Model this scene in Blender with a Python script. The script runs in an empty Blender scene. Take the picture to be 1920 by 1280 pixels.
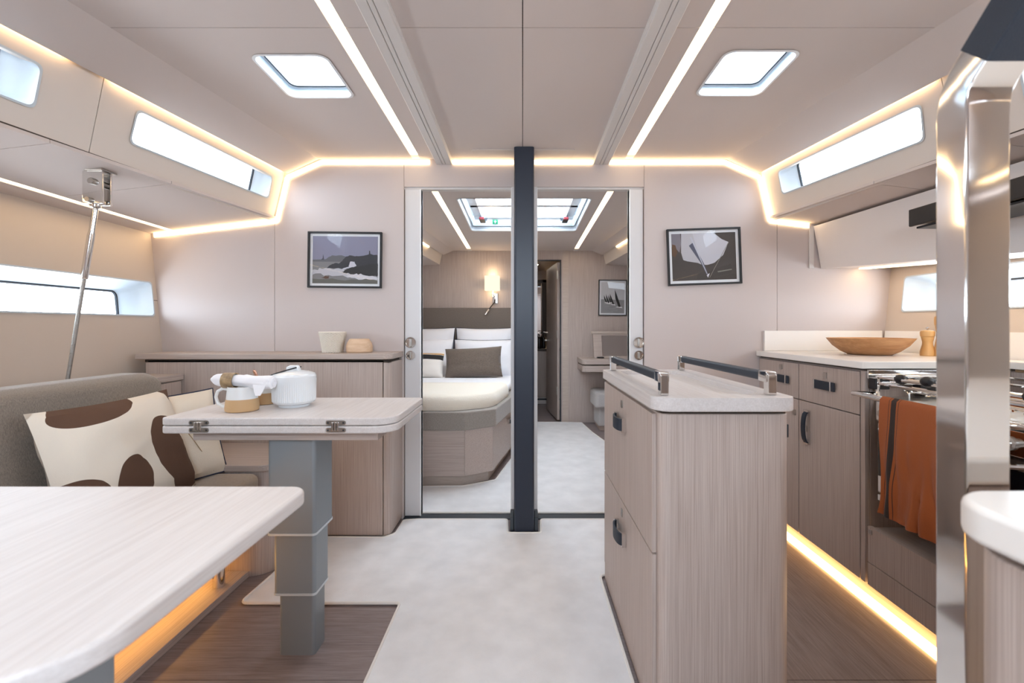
import bpy, bmesh, math, random
from mathutils import Vector, Matrix, noise
from mathutils.geometry import tessellate_polygon
random.seed(7)
R = math.radians
scene = bpy.context.scene
C = scene.collection

# ------------------------------------------------------------------ camera, sky, exposure
D = 2.547            # distance from the camera to the main bulkhead
HC = 1.075           # camera height above the cabin sole
cam = bpy.data.cameras.new('camera')
cam.lens = 16.0; cam.sensor_width = 36.0; cam.sensor_fit = 'HORIZONTAL'
cam.shift_x = -20.0/1920; cam.shift_y = -28.0/1920
cam.clip_start = 0.02
cam.dof.use_dof = True; cam.dof.focus_distance = 2.2; cam.dof.aperture_fstop = 4.5
camo = bpy.data.objects.new('camera', cam); C.objects.link(camo)
camo.location = (0, 0, HC); camo.rotation_euler = (R(90), 0, 0)
scene.camera = camo

SKY = 13.5
LED = 8.0
world = bpy.data.worlds.new('overcast_sky'); scene.world = world; world.use_nodes = True
nt = world.node_tree; nt.nodes.clear()
wo = nt.nodes.new('ShaderNodeOutputWorld'); wb = nt.nodes.new('ShaderNodeBackground')
tc = nt.nodes.new('ShaderNodeTexCoord'); sp = nt.nodes.new('ShaderNodeSeparateXYZ'); rp = nt.nodes.new('ShaderNodeValToRGB')
nt.links.new(tc.outputs['Generated'], sp.inputs[0]); nt.links.new(sp.outputs['Z'], rp.inputs[0])
mr_ = nt.nodes.new('ShaderNodeMapRange'); mr_.inputs['From Min'].default_value = -1; nt.links.new(sp.outputs['Z'], mr_.inputs['Value']); nt.links.new(mr_.outputs[0], rp.inputs[0])
rp.color_ramp.elements[0].position = .46; rp.color_ramp.elements[0].color = (.58, .63, .68, 1)
rp.color_ramp.elements[1].position = .50; rp.color_ramp.elements[1].color = (.74, .87, 1.0, 1)
nt.links.new(rp.outputs[0], wb.inputs['Color']); wb.inputs['Strength'].default_value = SKY
nt.links.new(wb.outputs[0], wo.inputs[0])
vs = scene.view_settings
vs.view_transform = 'Standard'; vs.look = 'None'; vs.gamma = 1.0; vs.use_curve_mapping = False
vs.exposure = 0.40
scene.cycles.max_bounces = 8; scene.cycles.diffuse_bounces = 4; scene.cycles.glossy_bounces = 4; scene.cycles.transmission_bounces = 4; scene.cycles.transparent_max_bounces = 10
scene.cycles.sample_clamp_indirect = 6; scene.cycles.caustics_reflective = False; scene.cycles.caustics_refractive = False
scene.display_settings.display_device = 'sRGB'

def portal(loc, direction, sx, sy):
    """marks an opening for the sampling of the sky; gives off no light of its own"""
    l = bpy.data.lights.new('sky_portal', 'AREA'); l.shape = 'RECTANGLE'; l.size = sx; l.size_y = sy
    l.cycles.is_portal = True
    o = bpy.data.objects.new('sky_portal', l); C.objects.link(o); o.location = loc
    o.rotation_euler = Vector(direction).to_track_quat('-Z', 'Y').to_euler()

# ------------------------------------------------------------------ materials
def lin(h):
    h = h.lstrip('#'); v = [int(h[i:i+2], 16)/255 for i in (0, 2, 4)]
    return tuple((c/12.92 if c <= .04045 else ((c+.055)/1.055)**2.4) for c in v) + (1,)
MATS = {}
def base_mat(name):
    m = bpy.data.materials.new(name); m.use_nodes = True
    MATS[name] = m
    return m, m.node_tree, m.node_tree.nodes['Principled BSDF']
def mat(name, col, rough=.5, metal=0., spec=.5, bump=0., bscale=200., coat=0., sheen=0., var=0., vscale=8.):
    m, t, b = base_mat(name)
    c = lin(col) if isinstance(col, str) else col
    b.inputs['Base Color'].default_value = c; b.inputs['Roughness'].default_value = rough
    b.inputs['Metallic'].default_value = metal; b.inputs['Specular IOR Level'].default_value = spec
    b.inputs['Coat Weight'].default_value = coat; b.inputs['Sheen Weight'].default_value = sheen
    if bump or var:
        g = t.nodes.new('ShaderNodeTexCoord'); n = t.nodes.new('ShaderNodeTexNoise')
        t.links.new(g.outputs['Object'], n.inputs['Vector'])
        if bump:
            n.inputs['Scale'].default_value = bscale; n.inputs['Detail'].default_value = 3
            p = t.nodes.new('ShaderNodeBump'); p.inputs['Strength'].default_value = bump; p.inputs['Distance'].default_value = .004
            t.links.new(n.outputs['Fac'], p.inputs['Height']); t.links.new(p.outputs[0], b.inputs['Normal'])
        if var:
            n2 = t.nodes.new('ShaderNodeTexNoise'); n2.inputs['Scale'].default_value = vscale; n2.inputs['Detail'].default_value = 4
            t.links.new(g.outputs['Object'], n2.inputs['Vector'])
            r = t.nodes.new('ShaderNodeValToRGB')
            r.color_ramp.elements[0].position = .3; r.color_ramp.elements[1].position = .7
            r.color_ramp.elements[0].color = tuple(x*(1-var) for x in c[:3])+(1,)
            r.color_ramp.elements[1].color = tuple(min(1, x*(1+var)) for x in c[:3])+(1,)
            t.links.new(n2.outputs['Fac'], r.inputs[0]); t.links.new(r.outputs[0], b.inputs['Base Color'])
    return m
def veneer(name, c1, c2, scale, rough=.45, bump=.12, coarse=.12, big=None):
    """fine straight grain: noise stretched along one axis"""
    m, t, b = base_mat(name)
    g = t.nodes.new('ShaderNodeTexCoord')
    mp = t.nodes.new('ShaderNodeMapping'); mp.inputs['Scale'].default_value = scale
    n = t.nodes.new('ShaderNodeTexNoise'); n.inputs['Scale'].default_value = 1; n.inputs['Detail'].default_value = 5; n.inputs['Roughness'].default_value = .65
    t.links.new(g.outputs['Object'], mp.inputs[0]); t.links.new(mp.outputs[0], n.inputs['Vector'])
    mp2 = t.nodes.new('ShaderNodeMapping'); mp2.inputs['Scale'].default_value = [s*coarse for s in scale]
    n2 = t.nodes.new('ShaderNodeTexNoise'); n2.inputs['Scale'].default_value = 1; n2.inputs['Detail'].default_value = 3; n2.inputs['Distortion'].default_value = .6
    t.links.new(g.outputs['Object'], mp2.inputs[0]); t.links.new(mp2.outputs[0], n2.inputs['Vector'])
    mx = t.nodes.new('ShaderNodeMix'); mx.data_type = 'FLOAT'; mx.inputs[0].default_value = .32
    t.links.new(n.outputs['Fac'], mx.inputs[2]); t.links.new(n2.outputs['Fac'], mx.inputs[3])
    r = t.nodes.new('ShaderNodeValToRGB')
    r.color_ramp.elements[0].position = .36; r.color_ramp.elements[1].position = .62
    r.color_ramp.elements[0].color = lin(c1); r.color_ramp.elements[1].color = lin(c2)
    t.links.new(mx.outputs[0], r.inputs[0]); t.links.new(r.outputs[0], b.inputs['Base Color'])
    b.inputs['Roughness'].default_value = rough
    p = t.nodes.new('ShaderNodeBump'); p.inputs['Strength'].default_value = bump; p.inputs['Distance'].default_value = .001
    t.links.new(n.outputs['Fac'], p.inputs['Height']); t.links.new(p.outputs[0], b.inputs['Normal'])
    return m
def emit(name, col, strength):
    m = bpy.data.materials.new(name); m.use_nodes = True; MATS[name] = m
    t = m.node_tree; t.nodes.clear()
    o = t.nodes.new('ShaderNodeOutputMaterial'); e = t.nodes.new('ShaderNodeEmission')
    e.inputs[0].default_value = lin(col); e.inputs[1].default_value = strength
    t.links.new(e.outputs[0], o.inputs[0]); return m
def weave(name, c1, c2, scale=500, rough=.9):
    m, t, b = base_mat(name)
    g = t.nodes.new('ShaderNodeTexCoord')
    ns = []
    for sc in ((1, 1, .12), (.12, 1, 1)):
        mp = t.nodes.new('ShaderNodeMapping'); mp.inputs['Scale'].default_value = [s*scale for s in sc]
        n = t.nodes.new('ShaderNodeTexNoise'); n.inputs['Scale'].default_value = 1; n.inputs['Detail'].default_value = 2
        t.links.new(g.outputs['Object'], mp.inputs[0]); t.links.new(mp.outputs[0], n.inputs['Vector']); ns.append(n)
    mx = t.nodes.new('ShaderNodeMix'); mx.data_type = 'FLOAT'; mx.inputs[0].default_value = .5
    t.links.new(ns[0].outputs['Fac'], mx.inputs[2]); t.links.new(ns[1].outputs['Fac'], mx.inputs[3])
    r = t.nodes.new('ShaderNodeValToRGB'); r.color_ramp.elements[0].position = .38; r.color_ramp.elements[1].position = .62
    r.color_ramp.elements[0].color = lin(c1); r.color_ramp.elements[1].color = lin(c2)
    t.links.new(mx.outputs[0], r.inputs[0]); t.links.new(r.outputs[0], b.inputs['Base Color'])
    b.inputs['Roughness'].default_value = rough; b.inputs['Sheen Weight'].default_value = .25
    p = t.nodes.new('ShaderNodeBump'); p.inputs['Strength'].default_value = .35; p.inputs['Distance'].default_value = .002
    t.links.new(mx.outputs[0], p.inputs['Height']); t.links.new(p.outputs[0], b.inputs['Normal'])
    return m
def blobs(name, ground, ink, shapes, ax=(0, 2)):
    """ground cloth printed with ink ellipses (cx, cy, rx, ry, angle) in object space; ax picks the two axes"""
    m, t, b = base_mat(name)
    g = t.nodes.new('ShaderNodeTexCoord'); s = t.nodes.new('ShaderNodeSeparateXYZ'); t.links.new(g.outputs['Object'], s.inputs[0])
    cb = t.nodes.new('ShaderNodeCombineXYZ')
    t.links.new(s.outputs[ax[0]], cb.inputs[0]); t.links.new(s.outputs[ax[1]], cb.inputs[1])
    last = None
    for cx, cy, rx, ry, an in shapes:
        mp = t.nodes.new('ShaderNodeMapping'); mp.vector_type = 'TEXTURE'
        mp.inputs['Location'].default_value = (cx, cy, 0); mp.inputs['Rotation'].default_value = (0, 0, R(an)); mp.inputs['Scale'].default_value = (rx, ry, 1)
        t.links.new(cb.outputs[0], mp.inputs[0])
        ln = t.nodes.new('ShaderNodeVectorMath'); ln.operation = 'LENGTH'; t.links.new(mp.outputs[0], ln.inputs[0])
        lt = t.nodes.new('ShaderNodeMath'); lt.operation = 'LESS_THAN'; lt.inputs[1].default_value = 1.0
        t.links.new(ln.outputs['Value'], lt.inputs[0])
        if last is None: last = lt
        else:
            mx = t.nodes.new('ShaderNodeMath'); mx.operation = 'MAXIMUM'
            t.links.new(last.outputs[0], mx.inputs[0]); t.links.new(lt.outputs[0], mx.inputs[1]); last = mx
    c = t.nodes.new('ShaderNodeMix'); c.data_type = 'RGBA'
    c.inputs[6].default_value = lin(ground); c.inputs[7].default_value = lin(ink)
    t.links.new(last.outputs[0], c.inputs[0]); t.links.new(c.outputs[2], b.inputs['Base Color'])
    b.inputs['Roughness'].default_value = .9
    n = t.nodes.new('ShaderNodeTexNoise'); n.inputs['Scale'].default_value = 300; t.links.new(g.outputs['Object'], n.inputs['Vector'])
    p = t.nodes.new('ShaderNodeBump'); p.inputs['Strength'].default_value = .3; p.inputs['Distance'].default_value = .002
    t.links.new(n.outputs['Fac'], p.inputs['Height']); t.links.new(p.outputs[0], b.inputs['Normal'])
    return m
def bands(name, ground, axis, stops, rough=.85):
    """cloth with coloured bands at given positions along an object axis: stops = (lo, hi, colour)"""
    m, t, b = base_mat(name)
    g = t.nodes.new('ShaderNodeTexCoord'); s = t.nodes.new('ShaderNodeSeparateXYZ'); t.links.new(g.outputs['Object'], s.inputs[0])
    col = None
    for lo, hi, c in stops:
        cm = t.nodes.new('ShaderNodeMath'); cm.operation = 'COMPARE'; cm.inputs[1].default_value = (lo+hi)/2; cm.inputs[2].default_value = (hi-lo)/2
        t.links.new(s.outputs[axis], cm.inputs[0])
        mx = t.nodes.new('ShaderNodeMix'); mx.data_type = 'RGBA'
        if col is None: mx.inputs[6].default_value = lin(ground)
        else: t.links.new(col, mx.inputs[6])
        mx.inputs[7].default_value = lin(c); t.links.new(cm.outputs[0], mx.inputs[0]); col = mx.outputs[2]
    t.links.new(col, b.inputs['Base Color']); b.inputs['Roughness'].default_value = rough; b.inputs['Sheen Weight'].default_value = .1
    n = t.nodes.new('ShaderNodeTexNoise'); n.inputs['Scale'].default_value = 260; t.links.new(g.outputs['Object'], n.inputs['Vector'])
    p = t.nodes.new('ShaderNodeBump'); p.inputs['Strength'].default_value = .35; p.inputs['Distance'].default_value = .002
    t.links.new(n.outputs['Fac'], p.inputs['Height']); t.links.new(p.outputs[0], b.inputs['Normal'])
    return m
def glass(name, tint=(1, 1, 1, 1), refl=.06):
    m = bpy.data.materials.new(name); m.use_nodes = True; MATS[name] = m
    t = m.node_tree; t.nodes.clear()
    o = t.nodes.new('ShaderNodeOutputMaterial'); a = t.nodes.new('ShaderNodeBsdfTransparent'); g = t.nodes.new('ShaderNodeBsdfGlossy')
    a.inputs[0].default_value = tint; g.inputs['Roughness'].default_value = .02
    lw0 = t.nodes.new('ShaderNodeLayerWeight'); pw = t.nodes.new('ShaderNodeMath'); pw.operation = 'POWER'; pw.inputs[1].default_value = 4.0
    t.links.new(lw0.outputs['Facing'], pw.inputs[0]); lw = t.nodes.new('ShaderNodeMath'); lw.operation = 'MULTIPLY_ADD'; lw.inputs[1].default_value = .7; lw.inputs[2].default_value = refl
    t.links.new(pw.outputs[0], lw.inputs[0])
    x = t.nodes.new('ShaderNodeMixShader')
    t.links.new(lw.outputs[0], x.inputs[0]); t.links.new(a.outputs[0], x.inputs[1]); t.links.new(g.outputs[0], x.inputs[2]); t.links.new(x.outputs[0], o.inputs[0])
    return m

M_PANEL = mat('off_white_wall_lining', '#c7bcb9', .55, bump=.03, bscale=600)
M_HULL = mat('warm_white_hull_lining', '#ddd3ca', .6, bump=.03, bscale=500)
M_LINING = mat('beige_hull_lining', '#cbbdb0', .6, bump=.03, bscale=500)
M_CEIL = mat('taupe_fabric_headliner', '#d3c8c3', .8, bump=.08, bscale=900)
M_WHITE = mat('white_gelcoat', '#f0f2f4', .3)
M_LINER = mat('shade_tinted_white_gelcoat', '#c6d0d8', .35)  # white gelcoat of the recesses, their shade put into the colour
M_RAIL = mat('pale_grey_rail', '#d8d3d0', .4)
M_DOOR = mat('pale_grey_lacquer', '#d9d8da', .4)
M_BACK = mat('dark_backing', '#4a4039', .9)
M_OAKV = veneer('bleached_oak_vertical_grain', '#a5948b', '#c2b4ac', (420, 420, 4), coarse=.6)
M_OAKH = veneer('bleached_oak_cross_grain', '#a5948b', '#c2b4ac', (4, 420, 420), coarse=.6)
M_OAKY = veneer('bleached_oak_long_grain', '#a5948b', '#c2b4ac', (420, 4, 420), coarse=.6)
M_OAKS = veneer('solid_bleached_oak_edge', '#b6a599', '#c4b6ab', (10, 60, 200), bump=.05)
M_TABLE = veneer('limed_oak_table_top', '#c8c0bd', '#d6d0ce', (260, 7, 260), rough=.4, bump=.02, coarse=.3)
M_SOLE = veneer('dark_walnut_sole', '#746665', '#918483', (8, 150, 150), rough=.4, bump=.15, coarse=.25)
M_SOLEY = veneer('dark_walnut_sole_long', '#7d6d68', '#9a8a83', (150, 8, 150), rough=.4, bump=.15, coarse=.25)
M_CARPET = mat('cream_velvet_carpet', '#e9e8ea', .95, bump=.5, bscale=700, sheen=.4, var=.07, vscale=9)
M_BIND = mat('cream_carpet_binding', '#e6e2de', .9)
M_NAVY = mat('navy_painted_mast', '#232b3a', .38)
M_LEATHER = mat('navy_leather', '#1c2634', .5, bump=.25, bscale=500)
M_CHROME = mat('polished_steel', '#e2e0de', .07, 1.)
M_STEEL = mat('brushed_steel', '#bdb9b4', .28, 1.)
M_ALU = mat('grey_anodised_aluminium', '#8f969b', .42, .35)
M_ALUL = mat('pale_aluminium_edge', '#d3d8dc', .35, .3)
M_TAUPE = weave('taupe_upholstery', '#6f655c', '#94897e', 700)
M_SEAT = weave('brown_seat_fabric', '#8b7a69', '#a59482', 800)
M_GREYU = weave('grey_bed_upholstery', '#857d76', '#a39b94', 800)
M_GREYL = weave('pale_grey_pouf_fabric', '#a7a3a2', '#c2bebc', 800)
M_HEAD = weave('dark_taupe_headboard', '#655b53', '#80756c', 800)
M_BROWNC = weave('dark_brown_cushion', '#54483f', '#76685d', 600)
M_LINEN = mat('white_linen', '#eeedf1', .9, bump=.15, bscale=25, sheen=.2)
M_CREAM = mat('cream_blanket', '#ede4d5', .95, bump=.6, bscale=160, sheen=.3)
M_PIPE = mat('navy_piping', '#2b3148', .8)
M_BLACK = mat('black_plastic', '#15151a', .4)
M_FRAME = mat('black_picture_frame', '#17181d', .4)
M_MATB = mat('white_mat_board', '#e8eaee', .7)
M_CORIAN = mat('white_solid_surface', '#efeae5', .3)
M_CUP = mat('white_lacquer_cupboard', '#e6deda', .45)
M_LED = emit('warm_led', '#ffdca8', LED)
M_LEDW = emit('warm_led_wash', '#ffd39a', LED*2.2)
M_LEDS = emit('amber_led_plinth', '#ffb85c', LED*2.0)
M_LEDC = emit('warm_led_ceiling', '#ffe2b8', LED*.8)
M_LEDF = emit('amber_led_floor', '#ffc981', LED*.9)
M_SHADE = emit('lit_lamp_shade', '#fff0d2', .95)
M_GLASS = glass('clear_glass')
M_PICGL = glass('picture_glass', refl=.02)
M_CATCH = mat('dark_chrome_catch', '#5d626c', .25, .9)
M_GASKET = mat('dark_rubber_gasket', '#2a3038', .5)
M_OVENG = mat('dark_oven_glass', '#0b0d10', .06, spec=.8)
M_MIRROR = mat('mirror', '#dcdcdc', .02, 1.)
M_CERAM = mat('white_porcelain', '#e4e7ea', .18, coat=.4)
M_MUGW = mat('white_glaze', '#dfe0e0', .3)
M_MUGT = mat('tan_stoneware', '#bf9b70', .55)
M_BOWL = veneer('turned_oak_bowl', '#a8764a', '#c6976a', (8, 40, 70), rough=.5)
M_MILL = mat('beech_mill', '#d8ab70', .4)
M_BLOCK = veneer('pale_wood_block', '#cda988', '#e0c3a6', (8, 30, 60), rough=.6)
M_WICKER = mat('pale_wicker', '#efe6d9', .85, bump=.3, bscale=300)
M_RING = veneer('horn_napkin_ring', '#6b543a', '#b59b77', (40, 40, 40), rough=.35)
M_COPPER = mat('copper_spoon', '#d9a58d', .2, 1.)
M_DARKW = mat('dark_bathroom_wood', '#3a2c22', .5)
M_BOTTLE = mat('dark_bottle', '#1e1a1a', .25)
M_REDP = mat('red_plastic', '#8c1f2a', .4)
M_GREEN = mat('green_sticker', '#1f9c6a', .5)

# ------------------------------------------------------------------ mesh helpers
def newbm(): return bmesh.new()
def B(x0, x1, y0, y1, z0, z1, bev=0., seg=2):
    bm = newbm()
    bmesh.ops.create_cube(bm, size=1)
    for v in bm.verts:
        v.co = Vector(((x0+x1)/2+v.co.x*(x1-x0), (y0+y1)/2+v.co.y*(y1-y0), (z0+z1)/2+v.co.z*(z1-z0)))
    if bev:
        bmesh.ops.bevel(bm, geom=bm.edges[:], offset=bev, segments=seg, affect='EDGES', profile=.5)
    return bm
def join(*bms):
    out = newbm()
    for b in bms:
        me = bpy.data.meshes.new('tmp'); b.to_mesh(me); b.free(); out.from_mesh(me); bpy.data.meshes.remove(me)
    return out
def rr(x0, x1, y0, y1, r, n=6):
    """rounded rectangle; r one radius or four (x0y0, x1y0, x1y1, x0y1)"""
    if not isinstance(r, (list, tuple)): r = (r,)*4
    P = []
    for (cx, cy, sx, sy, a0, q) in ((x0, y0, 1, 1, 180, r[0]), (x1, y0, -1, 1, 270, r[1]), (x1, y1, -1, -1, 0, r[2]), (x0, y1, 1, -1, 90, r[3])):
        if q <= 0: P.append((cx, cy)); continue
        for i in range(n+1):
            a = R(a0+90*i/n); P.append((cx+sx*q+q*math.cos(a), cy+sy*q+q*math.sin(a)))
    return P
def rpoly(pts, r, n=5):
    """any polygon with rounded corners"""
    if not isinstance(r, (list, tuple)): r = [r]*len(pts)
    out = []; N = len(pts)
    for i in range(N):
        p = Vector(pts[i]); a = Vector(pts[i-1])-p; b = Vector(pts[(i+1) % N])-p
        if r[i] <= 0: out.append(tuple(p)); continue
        an = a.angle(b); t = min(r[i]/math.tan(an/2), a.length*.48, b.length*.48)
        p0 = p+a.normalized()*t; p1 = p+b.normalized()*t
        for k in range(n+1):
            u = k/n; q = p0*(1-u)**2+p*2*u*(1-u)+p1*u*u; out.append(tuple(q))
    return out
def prism(poly, axis, a, b, bev=0.):
    """polygon extruded along an axis: 'z' poly=(x,y), 'y' poly=(x,z), 'x' poly=(y,z)"""
    f = {'z': lambda p, h: (p[0], p[1], h), 'y': lambda p, h: (p[0], h, p[1]), 'x': lambda p, h: (h, p[0], p[1])}[axis]
    bm = newbm()
    A = [bm.verts.new(f(p, a)) for p in poly]; Bv = [bm.verts.new(f(p, b)) for p in poly]
    n = len(poly)
    caps = [bm.faces.new(A[::-1]), bm.faces.new(Bv)]
    for i in range(n): bm.faces.new((A[i], A[(i+1) % n], Bv[(i+1) % n], Bv[i]))
    bmesh.ops.recalc_face_normals(bm, faces=bm.faces[:])
    if bev:
        es = {e for c in caps for e in c.edges}
        bmesh.ops.bevel(bm, geom=list(es), offset=bev, segments=3, affect='EDGES', profile=.5)
    return bm
def plate(outer, holes, f0, f1):
    """flat plate with holes; f0 / f1 map 2D to the two 3D faces"""
    bm = newbm(); loops = [outer]+list(holes); flat = [p for l in loops for p in l]
    tris = tessellate_polygon([[Vector((p[0], p[1], 0)) for p in l] for l in loops])
    A = [bm.verts.new(f0(*p)) for p in flat]; Bv = [bm.verts.new(f1(*p)) for p in flat]
    for t in tris:
        try:
            bm.faces.new([A[i] for i in t]); bm.faces.new([Bv[i] for i in reversed(t)])
        except ValueError: pass
    k = 0
    for l in loops:
        n = len(l)
        for i in range(n):
            i0, i1 = k+i, k+(i+1) % n
            bm.faces.new((A[i0], A[i1], Bv[i1], Bv[i0]))
        k += n
    bmesh.ops.recalc_face_normals(bm, faces=bm.faces[:])
    return bm
def loft(loops, closed=False, cap=False):
    bm = newbm(); V = [[bm.verts.new(p) for p in l] for l in loops]
    n = len(loops[0])
    for j in range(len(loops)-1):
        for i in range(n): bm.faces.new((V[j][i], V[j][(i+1) % n], V[j+1][(i+1) % n], V[j+1][i]))
    if cap: bm.faces.new(V[0][::-1]); bm.faces.new(V[-1])
    bmesh.ops.recalc_face_normals(bm, faces=bm.faces[:])
    return bm
def tube(pts, r, n=10, closed=False):
    P = [Vector(p) for p in pts]; N = len(P); loops = []; up = None
    for i in range(N):
        if closed: t = (P[(i+1) % N]-P[i-1])
        else: t = P[min(i+1, N-1)]-P[max(i-1, 0)]
        t.normalize()
        if up is None:
            up = Vector((0, 0, 1)) if abs(t.z) < .9 else Vector((1, 0, 0))
        s = t.cross(up).normalized(); up = s.cross(t).normalized()
        rad = r[i] if isinstance(r, (list, tuple)) else r
        loops.append([P[i]+s*rad*math.cos(2*math.pi*k/n)+up*rad*math.sin(2*math.pi*k/n) for k in range(n)])
    if closed: loops.append(loops[0])
    return loft(loops, cap=not closed)
def lathe(prof, c, n=32, flute=0., nfl=0, frange=None):
    loops = []
    for r, z in prof:
        l = []
        for k in range(n):
            q = r
            if flute and frange[0] <= z <= frange[1]: q = r-flute*(k % 2)
            a = 2*math.pi*k/n; l.append((c[0]+q*math.cos(a), c[1]+q*math.sin(a), c[2]+z))
        loops.append(l)
    return loft(loops, cap=True)
def pillow(w, h, t, n=18, ex=4., wrinkle=.004, seed=0, sag=.05):
    """stuffed pillow lying in the local xz plane, thickness along y"""
    bm = newbm(); rows = []
    for side in (1, -1):
        g = []
        for j in range(n+1):
            row = []
            for i in range(n+1):
                u = -1+2*i/n; v = -1+2*j/n
                d = t/2*max(0, (1-abs(u)**ex))**.55*max(0, (1-abs(v)**ex))**.55
                x = u*w/2*(1-sag*(1-v*v)); z = v*h/2*(1-sag*(1-u*u))
                q = noise.noise(Vector((u*2.3+seed, v*2.3, side*3)))*wrinkle*2.0+noise.noise(Vector((u*6+seed, v*6, side*5)))*wrinkle
                row.append(bm.verts.new((x, side*(d+(q if d > .004 else 0)), z)))
            g.append(row)
        rows.append(g)
        for j in range(n):
            for i in range(n): bm.faces.new((g[j][i], g[j][i+1], g[j+1][i+1], g[j+1][i]))
    bmesh.ops.remove_doubles(bm, verts=bm.verts[:], dist=.0006)
    bmesh.ops.recalc_face_normals(bm, faces=bm.faces[:])
    return bm
def pillow_edge(w, h, n=18, sag=.05):
    P = []
    N = 4*n
    for k in range(N):
        s, i = divmod(k, n); q = -1+2*i/n
        u, v = [(q, -1), (1, q), (-q, 1), (-1, -q)][s]
        P.append((u*w/2*(1-sag*(1-v*v)), 0, v*h/2*(1-sag*(1-u*u))))
    return P

def make(name, bm, mats, parent=None, origin=(0, 0, 0), angle=35):
    me = bpy.data.meshes.new(name)
    o3 = Vector(origin)
    for v in bm.verts: v.co -= o3
    bm.to_mesh(me); bm.free()
    for m in (mats if isinstance(mats, (list, tuple)) else [mats]): me.materials.append(m)
    me.polygons.foreach_set('use_smooth', [True]*len(me.polygons))
    me.set_sharp_from_angle(angle=R(angle))
    o = bpy.data.objects.new(name, me); C.objects.link(o)
    if parent: o.parent = parent
    if angle < 50:
        w = o.modifiers.new('weighted_normal', 'WEIGHTED_NORMAL'); w.keep_sharp = True; w.weight = 80
    return o
def root(name, label, cat, loc=(0, 0, 0), group=None, kind=None):
    o = bpy.data.objects.new(name, None); C.objects.link(o); o.location = loc
    o.empty_display_size = .05
    if label: o['label'] = label
    if cat: o['category'] = cat
    if group: o['group'] = group
    if kind: o['kind'] = kind
    o['org'] = tuple(loc)
    return o
def part(name, bm, m, parent, label=None, angle=35):
    """a part in world coordinates under a thing (or under another part)"""
    p = parent
    while p.parent: p = p.parent
    o = make(name, bm, m, parent, tuple(p['org']), angle)
    if label: o['label'] = label
    return o
def one(name, bm, m, label, cat, group=None, kind=None, angle=35, loc=None):
    """a thing that is a single mesh, with its origin at its base"""
    if loc is None:
        xs = [v.co for v in bm.verts]
        loc = ((min(v.x for v in xs)+max(v.x for v in xs))/2, (min(v.y for v in xs)+max(v.y for v in xs))/2, min(v.z for v in xs))
    o = make(name, bm, m, None, loc, angle); o.location = loc; o['org'] = tuple(loc)
    if label: o['label'] = label
    if cat: o['category'] = cat
    if group: o['group'] = group
    if kind: o['kind'] = kind
    return o
def struct(name, bm, m, label=None, angle=35):
    o = make(name, bm, m, None, (0, 0, 0), angle); o['kind'] = 'structure'; o['org'] = (0., 0., 0.)
    if label: o['label'] = label
    return o

# ------------------------------------------------------------------ setting: sole, walls, headliner
YA = -1.05                      # aft end of the saloon
def cz(y): return 2.006+.023*(D-y)          # underside of the headliner
def cx(y): return 1.134+.17*(D-y)           # where the headliner folds down
floor = struct('floor', B(-2.3, 2.3, YA-.1, 6.9, -.08, -.004), M_SOLE, 'dark walnut cabin sole')
ys = [YA, -.2, .62, 1.385, 2.545]
for k in range(4):
    for (x0, x1) in ((-1.185, -.45), (-.448, .36), (.362, 1.40)):
        part('floor_board', B(x0+.001, x1-.001, ys[k]+.001, ys[k+1]-.001, -.004, 0, .0008, 1), M_SOLE if x0 < .3 else M_SOLEY, floor)

# main bulkhead: backing with the double doorway, lining panels in front of it
DX0, DX1, DZ = -.665, .680, 1.857
bo = [(-2.25, 0), (-2.25, 1.62), (-1.43, 1.72), (-1.36, 2.10), (1.36, 2.10), (1.43, 1.72), (2.25, 1.62), (2.25, 0), (DX1, 0), (DX1, DZ), (DX0, DZ), (DX0, 0)]
wf = struct('wall_front', plate(bo, [], lambda x, z: (x, D+.006, z), lambda x, z: (x, D+.06, z)), M_PANEL, 'off-white lined bulkhead around the double doorway')
def panel(poly): part('panel', plate(poly, [], lambda x, z: (x, D, z), lambda x, z: (x, D+.006, z)), M_PANEL, wf)
g = .0012
panel([(-2.2, 0), (-2.2, 1.60), (-1.388-g, 1.70), (-1.388-g, 0)])
panel([(-1.388+g, 0), (-1.388+g, 1.70), (-1.34, 2.06), (-.664-g, 2.06), (-.664-g, 0)])
panel([(-.664+g, DZ), (-.664+g, 2.06), (.680-g, 2.06), (.680-g, DZ)])
panel([(.680+g, 0), (.680+g, 2.06), (1.34, 2.06), (1.424-g, 1.70), (1.424-g, 0)])
panel([(1.424+g, 0), (1.424+g, 1.70), (2.2, 1.60), (2.2, 0)])
t1 = root('trim_1', 'pale grey centre jamb and door track', None, (0, D, 0), kind='structure')
part('jamb', B(-.066, .083, D-.004, D+.065, 0, DZ, .006), M_DOOR, t1)
part('door_head', B(DX0, DX1, D+.012, D+.05, DZ-.012, DZ+.001), M_RAIL, t1)
part('floor_track', B(DX0, -.066, D-.015, D+.045, 0, .008, .002), M_GASKET, t1)
part('floor_track', B(.083, DX1, D-.015, D+.045, 0, .008, .002), M_GASKET, t1)

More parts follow.
